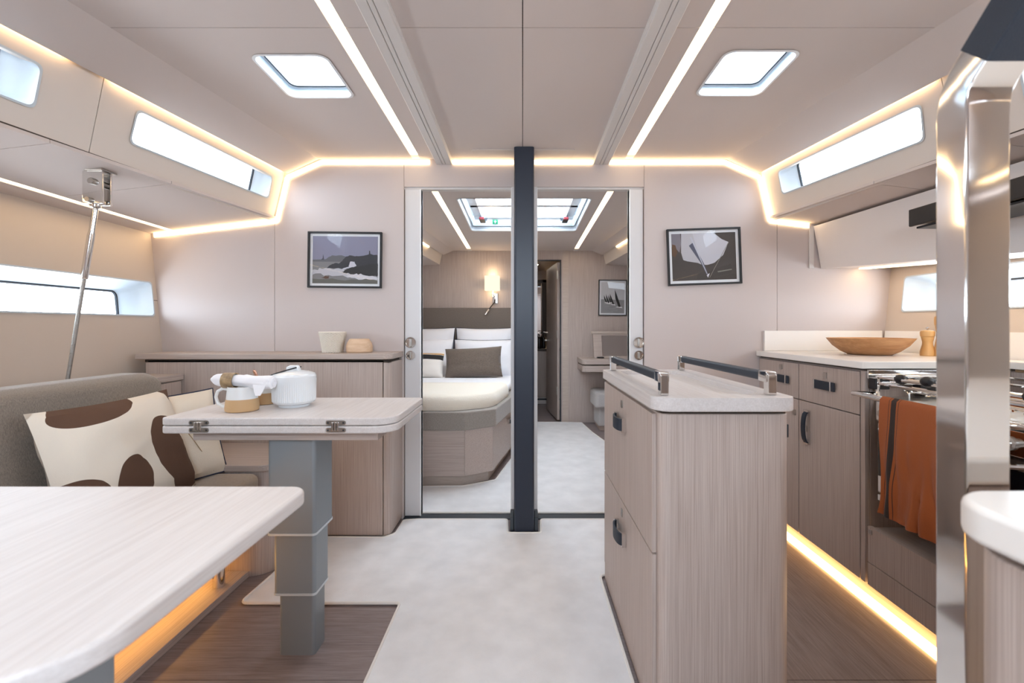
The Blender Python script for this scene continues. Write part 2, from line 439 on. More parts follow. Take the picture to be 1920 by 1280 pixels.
# pocket doors, mostly slid away into the bulkhead
def pocket_door(name, x0, x1, hx, lab, edge):
    d = root(name, lab, None, ((x0+x1)/2, D+.03, 0), kind='structure')
    part('door_leaf', B(x0, x1, D+.008, D+.048, .012, DZ-.012, .003), M_DOOR, d)
    part('edge_strip', B(edge-.0035, edge+.0035, D+.006, D+.05, .012, DZ-.012, .001), M_WHITE, d)
    for z, r in ((.985, .032), (.914, .027)):
        lk = part('lock_rosette', lathe_y(hx, D+.008, z, r), M_CHROME, d, 'round chrome flush lock')
        part('thumb_turn', B(hx-.006, hx+.006, D-.004, D+.004, z-r*.7, z+r*.7, .003), M_STEEL, lk)
def lathe_y(x, y, z, r):
    """ring-shaped disc facing -y"""
    prof = [(r*.98, 0), (r, .004), (r*.94, .008), (r*.80, .008), (r*.74, .003), (.001, .003)]
    loops = [[(x+q*math.cos(2*math.pi*k/28), y-h, z+q*math.sin(2*math.pi*k/28)) for k in range(28)] for q, h in prof]
    return loft(loops, cap=True)
pocket_door('door_1', DX0+.004, -.570, -.629, 'pale grey pocket door left of the mast, slid open', -.5735)
pocket_door('door_2', .598, DX1-.004, .651, 'pale grey pocket door right of the mast, slid open', .6015)

# headliner: deck above, panels below it, openings for the two small hatches and the companionway
HL = [(-.955, -.695, 1.597, 1.876), (.708, .962, 1.574, 1.860)]
CW = (-.45, .35, YA+.02, -.50)       # unseen companionway slide, opening sized for the daylight it lets in
AH = []
hatchloops = [rr(a, b, c, d, .035) for a, b, c, d in HL]
aftloops = [rr(a, b, c, d, .04) for a, b, c, d in AH]
cwl = [rr(CW[0], CW[1], CW[2], CW[3], .05)]
deckx = lambda y: 1.40+.17*(D-y)
dk = [(-deckx(2.61), 2.61), (deckx(2.61), 2.61), (deckx(YA-.06), YA-.06), (-deckx(YA-.06), YA-.06)]
ceil_o = struct('ceiling', plate(dk, hatchloops+aftloops+cwl, lambda x, y: (x, y, cz(y)+.075), lambda x, y: (x, y, cz(y)+.12)), M_BACK, 'taupe lined saloon headliner')
def cpanel(poly, holes=()):
    part('panel', plate(poly, holes, lambda x, y: (x, y, cz(y)), lambda x, y: (x, y, cz(y)+.012)), M_CEIL, ceil_o)
g = .0015; ysm = 1.457; SX = .59
def quad(x0f, x1f, y0, y1): return [(x0f(y1), y1), (x1f(y1), y1), (x1f(y0), y0), (x0f(y0), y0)]
K = lambda v: (lambda y: v)
for (ya, yb) in ((ysm+g, D-.012), (-.28, ysm-g)):
    hs = [h for h in hatchloops+aftloops if ya < h[0][1] < yb]
    L = [h for h in hs if h[0][0] < 0]; Rr = [h for h in hs if h[0][0] > 0]
    cpanel(quad(lambda y: -cx(y), K(-SX-.022), ya, yb), L)
    cpanel(quad(K(-SX+.022), K(-g), ya, yb)); cpanel(quad(K(g), K(SX-.022), ya, yb))
    cpanel(quad(K(SX+.022), lambda y: cx(y), ya, yb), Rr)
ya, yb = YA, -.283
cpanel(quad(lambda y: -cx(y), K(CW[0]), ya, yb)); cpanel(quad(K(CW[1]), lambda y: cx(y), ya, yb)); cpanel(quad(K(CW[0]+.001), K(CW[1]-.001), CW[3], yb))
# thin access panel ahead of the mast
part('access_panel', B(-.27, .275, 2.40, 2.53, cz(2.46)-.002, cz(2.46)+.004, .001, 1), M_CEIL, ceil_o)
# folded-down edges of the headliner
for s in (-1, 1):
    poly = []
    def chamfer(y0, y1):
        P = []
        for y in (y0, y1):
            P.append([(s*cx(y), y, cz(y)), (s*(cx(y)+.176), y, cz(y)-.080), (s*(cx(y)+.180), y, cz(y)-.068), (s*(cx(y)+.004), y, cz(y)+.012)])
        return loft(P, cap=True)
    part('edge_panel', chamfer(YA, D-.012), M_CEIL, ceil_o)

# coachroof sides with their long windows
US = {}
for s in (-1, 1):
    O = Vector((s*1.395, D, 1.678)); U = Vector((s*.17, -1, .01)).normalized(); T = Vector((s*1.338, D, 1.917))
    N = U.cross(T-O).normalized()
    if N.x*s < 0: N = -N
    W = N.cross(U);  W = W if W.z > 0 else -W
    US[s] = (O, U, W, N)
def frame_map(F, off=0.):
    O, U, W, N = F
    return lambda a, b: O+U*a+W*b+N*off
def window(name, F, outer, inner, depth, label, gasket=.006, portal_on=True):
    """white moulded recess, dark gasket, pane"""
    f0, f1, f2 = frame_map(F, -.001), frame_map(F, depth), frame_map(F, depth*.55)
    w = root(name, label, None, tuple(f1(*outer[0])), kind='structure')
    mid = [((a[0]*.5+b[0]*.5), (a[1]*.5+b[1]*.5)) for a, b in zip(outer, inner)]
    cx0 = sum(p[0] for p in outer)/len(outer); cy0 = sum(p[1] for p in outer)/len(outer)
    lip = [(p[0]+(.007 if p[0] > cx0 else -.007), p[1]+(.007 if p[1] > cy0 else -.007)) for p in outer]
    fl = frame_map(F, -.004)
    part('frame', loft([[fl(*p) for p in lip], [fl(*p) for p in outer], [f0(*p) for p in outer], [f2(*p) for p in mid], [f1(*p) for p in inner]]), M_LINER, w, angle=60)
    part('gasket', tube([f1(*p) for p in inner], gasket, 6, True), M_GASKET, w)
    bm = newbm(); bm.faces.new([bm.verts.new(frame_map(F, depth+.003)(*p)) for p in inner]); part('pane', bm, M_GLASS, w)
    if portal_on:
        cxm = sum(p[0] for p in inner)/len(inner); cym = sum(p[1] for p in inner)/len(inner)
    return w
def portal_frame(F, a0, a1, b0, b1, off):
    O, U, W, N = F
    c = O+U*(a0+a1)/2+W*(b0+b1)/2+N*off
    l = bpy.data.lights.new('sky_portal', 'AREA'); l.shape = 'RECTANGLE'; l.size = abs(a1-a0); l.size_y = abs(b1-b0); l.cycles.is_portal = True
    o = bpy.data.objects.new('sky_portal', l); C.objects.link(o)
    X = U; Z = N; Y = Z.cross(X)
    m = Matrix((X, Y, Z)).transposed().to_4x4(); m.translation = c; o.matrix_world = m

SW = {-1: [[(.075, .099), (.808, .100), (.802, .224), (.078, .213)], [(1.112, .088), (1.80, .085), (1.80, .232), (1.112, .218)]],
      1: [[(.117, .108), (.838, .096), (.852, .222), (.120, .227)], [(1.15, .088), (1.80, .085), (1.80, .232), (1.15, .225)]]}
side_names = {-1: 'left', 1: 'right'}
wn = 1
for s in (-1, 1):
    holes = [rpoly(p, .024) for p in SW[s]]
    F = US[s]
    outer = [(-.02, -.012), (3.62, -.012), (3.62, .46), (-.02, .40)]
    ws = struct('wall_coachroof_'+side_names[s], plate(outer, holes, frame_map(F, .008), frame_map(F, .03)), M_HULL, 'lined cabin side under the deck edge on the '+side_names[s])
    cuts = [(-.015, .933), (.9355, 3.6)]
    for i, (a, b) in enumerate(cuts):
        part('panel', plate([(a, -.01), (b, -.01), (b, .40), (a, .36)], [holes[i]] if i < 2 else [], frame_map(F, 0), frame_map(F, .0085)), M_HULL, ws)
    labs = {-1: ['long white-rimmed window above the left seat nearest the bulkhead', 'white-rimmed window cut by the left picture edge'],
            1: ['long white-rimmed window above the galley cupboards', 'white-rimmed window hidden behind the chrome post']}[s]
    for i, h in enumerate(holes):
        p = SW[s][i]; a0 = min(q[0] for q in p); a1 = max(q[0] for q in p)
        inn = rpoly([(a0+.068, .092), (a1+.04, .092), (a1+.04, .236), (a0+.068, .236)], .018)
        window('window_%d' % wn, F, h, inn, .06, labs[i]); wn += 1
        portal_frame(F, a0+.05, a1+.05, .085, .24, .07)

# underside of the side decks
for s in (-1, 1):
    poly = [(1.39, D+.02), (2.20, D+.02), (2.20, YA), (1.39+.17*(D-YA), YA)]
    zz = lambda x, y: 1.676-.118*(x-1.395-.17*(D-y))
    def sd(off): return lambda x, y: (s*x, y, zz(x, y)+off)
    so = struct('ceiling_side_deck_'+side_names[s], plate(poly, [], sd(.012), sd(.04)), M_BACK, 'underside of the side deck on the '+side_names[s])
    i = lambda y: 1.378+.17*(D-y)
    for (y0, y1) in ((1.925, D), (1.50, 1.922), (YA, 1.497)):
        part('panel', plate([(i(y1), y1), (1.945, y1), (1.945, y0), (min(i(y0), 1.94), y0)], [], sd(0), sd(.012)), M_CEIL, so)
    part('panel', plate([(1.975, D), (2.19, D), (2.19, YA), (1.975, YA)], [], sd(0), sd(.012)), M_CEIL, so)

# hull sides with the long low windows
HF = {}
for s in (-1, 1):
    O = Vector((s*1.923, D, 0)); W = (Vector((s*2.082, D, 1.60))-O).normalized(); U = Vector((0, -1, 0))
    N = U.cross(W).normalized()
    if N.x*s < 0: N = -N
    HF[s] = (O, U, W, N)
    hz = {-1: (.037, 1.142, 1.322), 1: (.105, 1.164, 1.344)}[s]
    hole = rr(hz[0], 2.6, hz[1], hz[2], .02)
    ws = struct('wall_'+side_names[s], plate([(-.03, 0), (3.6, 0), (3.6, 1.66), (-.03, 1.66)], [hole], frame_map(HF[s], 0), frame_map(HF[s], .02)), M_LINING, 'warm white hull lining on the '+side_names[s])
    if s < 0:
        part('panel_joint', loft([[frame_map(HF[s], -.0005)(a, b) for a, b in ((-.01, 1.225), (.035, 1.225), (.035, 1.228), (-.01, 1.228))]]*1+[[frame_map(HF[s], .001)(a, b) for a, b in ((-.01, 1.225), (.035, 1.225), (.035, 1.228), (-.01, 1.228))]], cap=True), M_BACK, ws)
    inner = rr(hz[0]+.11, 2.5, hz[1]-.01, hz[2]-.045, .03)
    window('window_%d' % wn, HF[s], hole, inner, .10, {-1: 'long low hull window behind the steel shroud rod', 1: 'long low hull window above the galley worktop'}[s], .007); wn += 1
    portal_frame(HF[s], hz[0]+.1, 2.55, hz[1]-.02, hz[2]-.03, .11)

# unseen aft bulkhead, its companionway opening added for light from behind
ab = [(-2.2, 0), (-2.2, 1.72), (-2.02, 1.72), (-2.0, 2.25), (2.0, 2.25), (2.02, 1.72), (2.2, 1.72), (2.2, 0)]
struct('wall_back', plate(ab, [[(-.45, 1.22), (.35, 1.22), (.35, 1.96), (-.45, 1.96)]], lambda x, z: (x, YA, z), lambda x, z: (x, YA-.04, z)), M_PANEL, 'aft bulkhead behind the view with a companionway opening added for its daylight')
portal((-.05, YA-.05, 1.59), (0, 1, 0), .82, .76)
portal((-.05, (CW[2]+CW[3])/2, cz(-.7)+.13), (0, 0, -1), .85, .58)

# ------------------------------------------------------------------ deck hatches
def hatch(name, x0, x1, y0, y1, label, deep=.18, zf=cz, knobs=True, grp=None):
    h = root(name, label, 'hatch', ((x0+x1)/2, (y0+y1)/2, zf((y0+y1)/2)), group=grp)
    def lp(inset, dz, r): return [(x, y, zf(y)+dz) for x, y in rr(x0+inset, x1-inset, y0+inset, y1-inset, r)]
    part('trim_ring', loft([lp(-.008, -.003, .04), lp(.001, -.004, .035), lp(.003, .014, .033), lp(-.006, .02, .04)]), M_WHITE, h, angle=60)
    part('liner', loft([lp(.003, .014, .033), lp(.003, .03, .033), lp(.010, .034, .03), lp(.010, .045, .03), lp(.005, .05, .033), lp(.006, deep, .033), lp(.022, deep+.004, .03)]), M_LINER, h, angle=50)
    part('seal', tube(lp(.012, .036, .03), .0025, 6, True), M_GASKET, h)
    bm = newbm(); bm.faces.new([bm.verts.new(p) for p in lp(.020, deep+.004, .03)]); part('pane', bm, M_GLASS, h)
    if knobs:
        yk = y1-.03
        for xk in ((x0+x1)/2+.05,):
            part('latch', B(xk-.02, xk+.02, y0+.02, y0+.05, zf(y0)+deep-.03, zf(y0)+deep-.005, .005), M_GASKET, h)
    portal(((x0+x1)/2, (y0+y1)/2, zf((y0+y1)/2)+deep+.02), (0, 0, -1), x1-x0, y1-y0)
    return h
hatch('deck_hatch', *HL[0], 'small white-framed ceiling hatch left of the light strips')
hatch('deck_hatch', *HL[1], 'small white-framed ceiling hatch right of the light strips')

# ------------------------------------------------------------------ light strips and ceiling rails
for s, lab in ((-1, 'warm recessed light strip along the ceiling left of the mast'), (1, 'warm recessed light strip along the ceiling right of the mast')):
    L = root('ceiling_light_strip', lab, 'light strip', (s*SX, 1.4, cz(1.4)), group='light strips in the saloon ceiling')
    x0, x1 = s*SX-.022, s*SX+.022
    for (y0, y1) in ((1.452, 2.475), (.2, 1.446), (-.26, .194)):
        part('diffuser', loft([[(x, y, cz(y)+dz) for x, dz in ((x0+.002, .004), (x1-.002, .004), (x1-.002, .012), (x0+.002, .012))] for y in (y0, y1)], cap=True), M_LEDC, L)
    part('channel', loft([[(x, y, cz(y)+dz) for x, dz in ((x0, .013), (x1, .013), (x1, .02), (x0, .02))] for y in (-.28, D-.012)], cap=True), M_WHITE, L)
    part('end_cap', loft([[(x, y, cz(y)+dz) for x, dz in ((x0, .001), (x1, .001), (x1, .013), (x0, .013))] for y in (2.478, D-.013)], cap=True), M_RAIL, L)
    lab = 'pale grey ceiling rail %s of the mast, running fore and aft' % side_names[s]
    r = root('ceiling_rail', lab, 'rail', (s*.44, 1.4, cz(1.4)-.03), group='rails under the saloon ceiling')
    def rail(xa, xb, z0, z1):
        P = rpoly([(xa, z1), (xa, z0), (xb, z0), (xb, z1)], [0, .004, .004, 0], 3)
        return loft([[(x, y, cz(y)+dz) for x, dz in P] for y in (-.25, D-.003)], cap=True)
    part('rail_body', rail(s*.438-.046, s*.438+.046, -.018, 0), M_RAIL, r)
    for xa, xb in ((-.044, -.0105), (-.009, .007), (.0085, .044)):
        part('slat', rail(s*.438+xa*s*-1 if s > 0 else s*.438+xa, s*.438+xb*s*-1 if s > 0 else s*.438+xb, -.026, -.018), M_RAIL, r)

def strip(name, pts, w, lab, m=None, wdir=(0, 0, 1), th=.006, ndir=(0, -1, 0)):
    """flat emitting tape along a polyline"""
    L = root(name, lab, 'light strip', pts[0])
    wd, nd = Vector(wdir), Vector(ndir)
    for a, b in zip(pts[:-1], pts[1:]):
        a, b = Vector(a), Vector(b); d = (b-a).normalized()
        if abs(d.dot(nd)) > .9: n2 = wd.cross(d).normalized(); w2 = wd
        else: w2 = d.cross(nd).normalized(); n2 = nd
        loops = [[q+w2*u*w/2+n2*v*th for u, v in ((-1, 0), (1, 0), (1, 1), (-1, 1))] for q in (a, b)]
        part('diffuser', loft(loops, cap=True), m or M_LED, L)
    return L
yb = D-.0005
strip('cove_light_strip', [(-.52, yb, 1.993), (-1.125, yb, 1.993)], .022, 'warm cove light along the bulkhead top, left of the ceiling rails')
strip('cove_light_strip', [(-1.125, yb, 1.993), (-1.315, yb, 1.908), (-1.372, yb, 1.665), (-2.06, yb, 1.585)], .022, 'warm cove light bending down the bulkhead left of the hatch')
strip('cove_light_strip', [(-.39, yb, 1.993), (-.05, yb, 1.993)], .022, 'short warm cove light between left ceiling rail and mast')
strip('cove_light_strip', [(.065, yb, 1.993), (.39, yb, 1.993)], .022, 'short warm cove light between mast and right ceiling rail')
strip('cove_light_strip', [(.485, yb, 1.993), (1.13, yb, 1.993)], .022, 'warm cove light along the bulkhead top, right of the ceiling rails')
strip('cove_light_strip', [(1.13, yb, 1.993), (1.325, yb, 1.908), (1.382, yb, 1.665), (1.60, yb, 1.638)], .022, 'warm cove light bending down the bulkhead towards the galley')
for s in (-1, 1):
    for (ya, yb2, lab) in ((1.63, D-.02, 'warm light tape washing the long window panel'), (YA+.05, 1.50, 'warm light tape washing the window panel near the camera')):
        L = root('cove_light_strip', lab+' on the '+side_names[s], 'light strip', (s*(cx(ya)+.17), ya, cz(ya)-.06))
        part('diffuser', loft([[(s*(cx(y)+dx), y, cz(y)+dz) for dx, dz in ((.1795, -.066), (.1845, -.066), (.1780, -.050), (.1735, -.050))] for y in (ya, yb2)], cap=True), M_LEDW, L)
# light line in the underside of the side decks
for s in (-1, 1):
    zz = lambda x, y: 1.676-.118*(x-1.395-.17*(D-y))
    L = root('cove_light_strip', 'thin warm light line under the side deck along the %s hull' % side_names[s], 'light strip', (s*1.96, 1, 1.6))
    part('diffuser', loft([[(s*x, y, zz(x, y)+dz) for x, dz in ((1.947, .004), (1.973, .004), (1.973, .012), (1.947, .012))] for y in (-.9, D-.01)], cap=True), M_LED, L)

# ------------------------------------------------------------------ mast post
mp = root('mast_post', 'navy painted mast compression post between the two doors', 'mast', (.0075, 2.415, .011))
part('post', prism(rr(-.045, .060, 2.362, 2.475, .012), 'z', .011, cz(2.4)-.001), M_NAVY, mp)
for x0, x1 in ((-.066, -.047), (.062, .081)):
    part('foot_bracket', prism(rpoly([(2.375, .0), (2.50, .0), (2.50, .075), (2.44, .09), (2.395, .07)], .012), 'x', x0, x1, .003), M_GASKET, mp)

# ------------------------------------------------------------------ saloon carpet
cp = rpoly([(-.575, 2.515), (-.655, 2.505), (-.655, 2.345), (-.70, 2.298), (-1.075, 2.305), (-1.075, 1.96), (-1.09, 1.755), (-.472, 1.755), (-.472, YA+.1), (.330, YA+.1), (.330, 1.955), (.74, 1.955), (.74, 2.515), (.10, 2.515), (.092, 2.35), (-.077, 2.35), (-.085, 2.515)],
           [.01, .02, .04, .04, .0, .0, .03, .02, .02, .02, .03, .02, .01, .02, .015, .015, .02])
ca = root('carpet', 'cream fitted carpet down the middle of the saloon', 'carpet', (0, 1, 0))
part('pile', prism(cp, 'z', .0005, .011, .004), M_CARPET, ca)
part('edge_binding', tube([(x, y, .009) for x, y in cp], .006, 6, True), M_BIND, ca)

# ------------------------------------------------------------------ sideboard along the bulkhead
sb = root('sideboard', 'long bleached oak sideboard against the bulkhead left of the doors', 'sideboard', (-1.3, 2.43, 0))
SBF = 2.318
part('carcass', B(-1.925, -.715, SBF+.02, D-.002, .0, .900), M_OAKV, sb)
part('top', prism(rr(-1.965, -.667, SBF-.012, D-.002, (.0, .045, 0, 0)), 'z', .908, .937, .004), M_OAKH, sb)
part('front_panel', B(-1.92, -.713, SBF, SBF+.019, .012, .893, .002), M_OAKV, sb)
part('rounded_end', prism(rr(-.7095, -.674, SBF, D-.002, (.003, .033, 0, 0), 8), 'z', .012, .893, .002), M_OAKV, sb)
part('shadow_gap', B(-1.94, -.69, SBF+.02, D-.002, .893, .909), M_BACK, sb)

# basket and wooden pot on the sideboard
bk = root('basket', 'small pale woven basket on the sideboard', 'basket', (-1.012, 2.425, .937))
def woven(prof_r, zs, c, n):
    bm = newbm(); loops = []
    for j, (r, z) in enumerate(zip(prof_r, zs)):
        loops.append([(c[0]+(r+(.003 if ((k//2)+j) % 2 else -.003))*math.cos(2*math.pi*k/n), c[1]+(r+(.003 if ((k//2)+j) % 2 else -.003))*math.sin(2*math.pi*k/n), c[2]+z) for k in range(n)])
    return loft(loops, cap=True)
nz = 24
zs = [.001+.107*j/nz for j in range(nz+1)]; rs = [.050+.018*(z/.108)**1.2 for z in zs]
part('woven_wall', join(woven(rs, zs, (-1.012, 2.425, .937), 96), tube([(-1.012+.067*math.cos(a*math.pi/24), 2.425+.067*math.sin(a*math.pi/24), 1.044) for a in range(48)], .004, 6, True)), M_WICKER, bk)
part('mouth_shade_disc', lathe([(.062, .1082), (.058, .1086)], (-1.012, 2.425, .937)), M_BACK, bk)  # dark disc on the closed top, painting the shade inside
one('wooden_pot', loft([[( -.868+hw*math.cos(t), 2.42+.05*math.sin(t)*hw/.07, z) for t in [2*math.pi*k/24 for k in range(24)]] for hw, z in ((.064, .938), (.069, .945), (.069, .972), (.063, .990), (.052, 1.008), (.049, 1.010))], cap=True), M_BLOCK, 'low pale wooden pot beside the woven basket', 'pot', angle=25)

# ------------------------------------------------------------------ end ledge, hull shelf, sofa
lg = root('end_ledge', 'low oak ledge box at the forward end of the sofa', 'ledge', (-1.5, 2.13, 0))
part('top', prism(rr(-1.90, -1.078, 1.935, SBF-.002, (0, .05, 0, 0)), 'z', .456, .484, .004), M_OAKH, lg)
part('body', prism(rr(-1.90, -1.09, 1.955, SBF-.002, (0, .09, 0, 0), 8), 'z', .0, .450, .002), M_OAKV, lg)
for z0, z1 in ((.05, .13), (.135, .215)):
    part('drawer', B(-1.094, -1.086, 2.06, 2.30, z0, z1, .001), M_OAKV, lg)
sh = root('hull_shelf', 'oak drawer shelf between the sofa back and the hull', 'shelf', (-1.8, 1.2, .484))
part('body', B(-1.90, -1.742, .2, SBF-.004, .485, .803), M_OAKV, sh)
part('top', B(-1.935, -1.722, .2, SBF-.004, .806, .836, .004), M_OAKY, sh)
for (z0, z1) in ((.49, .585), (.588, .695), (.698, .800)):
    part('drawer', B(-1.741, -1.730, 1.90, SBF-.012, z0, z1, .0015), M_OAKV, sh)

sf = root('sofa', 'taupe upholstered settee along the left hull', 'sofa', (-1.45, 1.0, 0))
part('base_panel', B(-1.72, -1.32, .2, 1.93, .0, .33), M_OAKY, sf)
part('plinth', prism(rr(-1.90, -1.175, .2, 1.953, (0, 0, .0, 0)), 'z', 0, .028, .003), M_OAKY, sf)
part('seat_board', prism(rr(-1.72, -1.085, .2, 1.932, (0, .02, .02, 0)), 'z', .33, .362, .004), M_OAKY, sf)
part('seat_cushion', prism(rr(-1.60, -1.10, .2, 1.928, (.02, .02, .05, .02)), 'z', .363, .458, .022), M_SEAT, sf)
sec = rpoly([(-1.40, .462), (-1.455, .872), (-1.50, .893), (-1.585, .893), (-1.615, .86), (-1.615, .462)], [.01, .04, .04, .03, .03, .01], 5)
def back(ins, y): 
    cxm, czm = -1.51, .66
    return [(cxm+(x-cxm)*(1-ins), y, czm+(z-czm)*(1-ins*.6)) for x, z in sec]
part('backrest', loft([back(0, .2), back(0, 1.78), back(.02, 1.812), back(.09, 1.835), back(.25, 1.848)], cap=True), M_TAUPE, sf, angle=70)
part('foot', lathe([(.022, 0), (.022, .30)], (-1.225, 1.835, .0285), 20), M_CHROME, sf)
part('foot', lathe([(.022, 0), (.022, .30)], (-1.225, .6, .0285), 20), M_CHROME, sf)
L = root('plinth_light_strip', 'amber light tape along the plinth under the sofa seat', 'light strip', (-1.315, 1.0, .085))
part('diffuser', B(-1.3195, -1.312, .25, 1.92, .085, .097), M_LEDS, L)

# sofa cushions
P1 = blobs('brown_blob_print', '#e6ddd0', '#5d4334', [(-.075, .178, .15, .052, 7), (.24, .19, .03, .05, 20), (-.05, -.085, .066, .085, -15), (-.220, -.085, .085, .062, 0), (.130, -.02, .08, .125, 12), (.175, -.10, .075, .11, 0)])
c1 = pillow(.51, .40, .13, 20, 3.2, .006, 1)
o = one('throw_cushion', c1, P1, 'cream throw cushion printed with large brown blobs, leaning on the sofa back', 'cushion', loc=(0, 0, 0))
o.location = (-1.330, 1.52, .640); o.rotation_euler = (R(-17), 0, R(90))
P2 = blobs('cream_cushion_cloth', '#e3d8c8', '#6d4a33', [(.5, .5, .01, .01, 0)])
o = one('throw_cushion', pillow(.42, .36, .10, 18, 3.2, .005, 5), P2, 'plain cream throw cushion with dark edging behind the blob cushion', 'cushion', loc=(0, 0, 0))
o.location = (-1.372, 1.765, .632); o.rotation_euler = (R(-14), 0, R(72))
part('edging', tube(pillow_edge(.42, .36), .0035, 6, True), M_PIPE, o)
part('seam_line', tube([(-.02+.16*u, -.066+.05*u*u, .10-.26*u) for u in [k/12 for k in range(13)]], .0015, 5), M_RING, o)

# ------------------------------------------------------------------ shroud rod
rod = root('shroud_rod', 'polished steel shroud rod with fork, rising from the sofa shelf', 'rigging rod', (-1.742, 1.74, .836))
ztop = 1.676-.118*(1.626-1.395-.17*(D-1.74))
A0 = Vector((-1.745, 1.74, .838)); A1 = Vector((-1.632, 1.74, ztop-.128))
dirv = (A1-A0).normalized()
def along(t): return A0+(A1-A0)*t
part('wire', tube([along(0), along(.62)], .0068, 12), mat('stranded_steel_wire', '#a7a39e', .3, 1., bump=.8, bscale=260), rod)
part('swage_sleeve', tube([along(.60), along(.61), along(.84), along(.86), along(.97), along(1.0)], [.0105, .012, .012, .0095, .0095, .0085], 16), M_CHROME, rod)
fk = part('fork', join(B(-1.664, -1.588, 1.718, 1.728, ztop-.125, ztop-.001, .003), B(-1.664, -1.588, 1.752, 1.762, ztop-.125, ztop-.001, .003)), M_CHROME, rod)
def pin(x, z, r): 
    return loft([[(x+q*math.cos(2*math.pi*k/16), y, z+q*math.sin(2*math.pi*k/16)) for k in range(16)] for q, y in ((r*.9, 1.706), (r, 1.710), (r, 1.770), (r*.9, 1.774))], cap=True)
part('clevis_pin', pin(-1.622, ztop-.042, .0125), M_STEEL, fk)
part('clevis_pin', pin(-1.635, ztop-.112, .010), M_STEEL, fk)
part('eye', lathe([(.006, -.022), (.017, -.016), (.019, 0), (.016, .014), (.005, .02)], (-1.633, 1.74, ztop-.118), 18), M_CHROME, rod)
part('mount_plate', B(-1.672, -1.58, 1.705, 1.775, ztop-.002, ztop+.008, .002), M_STEEL, rod)

# ------------------------------------------------------------------ dining tables
TZ = .790
tb = root('dining_table', 'folded limed-oak table with steel hinges on a telescopic grey column', 'table', (-.75, 1.55, 0))
out = rr(-1.134, -.400, 1.420, 1.832, (.02, .07, .02, .02))
part('leaf', prism(out, 'z', TZ-.0245, TZ, .005), M_TABLE, tb)
part('leaf', prism(out, 'z', TZ-.050, TZ-.0260, .005), M_TABLE, tb)
part('apron', B(-1.055, -.462, 1.455, 1.80, TZ-.079, TZ-.0505, .003), M_OAKH, tb)
for hx in (-1.010, -.583):
    hg = part('hinge', join(prism(rr(hx-.031, hx+.031, TZ-.022, TZ-.008, .0068), 'y', 1.4185, 1.4215), prism(rr(hx-.031, hx+.031, TZ-.045, TZ-.031, .0068), 'y', 1.4185, 1.4215)), M_STEEL, tb)
    part('knuckle', join(*[B(hx+dx-.0035, hx+dx+.0035, 1.4115, 1.4195, TZ-.040, TZ-.012, .002) for dx in (-.0085, 0, .0085)]), M_CHROME, hg)
    for dx in (-.024, .024):
        for z in (TZ-.015, TZ-.038):
            part('screw', B(hx+dx-.0025, hx+dx+.0025, 1.4170, 1.4187, z-.0025, z+.0025, .001), M_GASKET, hg)
def column(tb, x0, y0, z1, top):
    """three telescopic tubes, the widest on top"""
    for (ox, w0, w1, yy0, yy1, za, zb) in ((0, -.798, -.680, 1.489, 1.572, .0, .205), (0, -.812, -.676, 1.482, 1.588, .203, .403), (0, -.828, -.672, 1.475, 1.613, .401, top)):
        part('column_tube', prism(rr(w0+x0, w1+x0, yy0+y0, yy1+y0, (.012, .012, .012, .012)), 'z', za, zb), M_ALU, tb)
        if za > 0: part('collar', prism(rr(w0+x0-.002, w1+x0+.002, yy0+y0-.002, yy1+y0+.002, .013), 'z', za-.004, za+.003), M_ALUL, tb)
column(tb, 0, 0, 0, TZ-.080)
t2 = root('dining_table', 'limed-oak table top in the near left corner on a grey column', 'table', (-.75, .6, 0))
part('leaf', prism(rr(-1.12, -.380, .352, .816, (.03, .095, .032, .02), 10), 'z', TZ-.026, TZ, .006), M_TABLE, t2)
part('apron', B(-1.04, -.50, .42, .75, TZ-.055, TZ-.0265, .003), M_OAKH, t2)
column(t2, .170, -1.046, 0, TZ-.056)

# crockery
mg = TZ
def mug(x, y, ang, lab, spoon=False):
    m = root('mug', lab, 'mug', (x, y, mg), group='two-tone mugs on the folded table')
    part('lower_body', lathe([(.044, 0), (.050, .002), (.0515, .010), (.049, .036), (.0475, .042)], (x, y, mg)), M_MUGT, m)
    part('upper_body', lathe([(.0476, .0405), (.0455, .060), (.043, .081), (.0425, .083), (.0405, .082), (.041, .060), (.001, .055)], (x, y, mg)), M_MUGW, m)
    ca, sa = math.cos(ang), math.sin(ang)
    H = [(.044, .072), (.062, .076), (.078, .066), (.084, .048), (.078, .028), (.064, .016), (.048, .014)]
    part('handle', tube([(x+ca*r, y+sa*r, mg+z) for r, z in H], .0055, 8), M_MUGW, m)
    return m
mug(-.952, 1.545, R(186), 'two-tone tan and white mug under the rolled napkin')
mug(-.962, 1.690, R(22), 'two-tone tan and white mug holding the copper spoon')
one('teaspoon', tube([(-.962, 1.690, mg+.058), (-.974, 1.678, mg+.09), (-.981, 1.671, mg+.113), (-.984, 1.668, mg+.122), (-.985, 1.667, mg+.127)], [.0022, .0026, .0055, .005, .002], 10), M_COPPER, 'copper teaspoon standing in the rear mug', 'spoon')
nk = root('napkin_roll', 'white napkin rolled in a horn ring across the front mug', 'napkin', (-.955, 1.545, mg+.083))
def roll():
    loops = []
    for k in range(19):
        u = k/18; x = -1.052+.208*u; q = .0235*(1-.72*max(0, (.14-u)/.14)**2)
        if .30 < u < .52: q = .0215
        l = []
        for a in range(24):
            t = 2*math.pi*a/24; w = q*(1+.10*math.sin(3*t+u*9)*(0 if .28 < u < .54 else 1)+.05*math.sin(7*t-u*4))
            l.append((x, 1.540+.006*math.sin(u*6)+w*math.cos(t), mg+.106-.010*u+w*.9*math.sin(t)))
        loops.append(l)
    return loft(loops, cap=True)
part('cloth', roll(), M_LINEN, nk, angle=80)
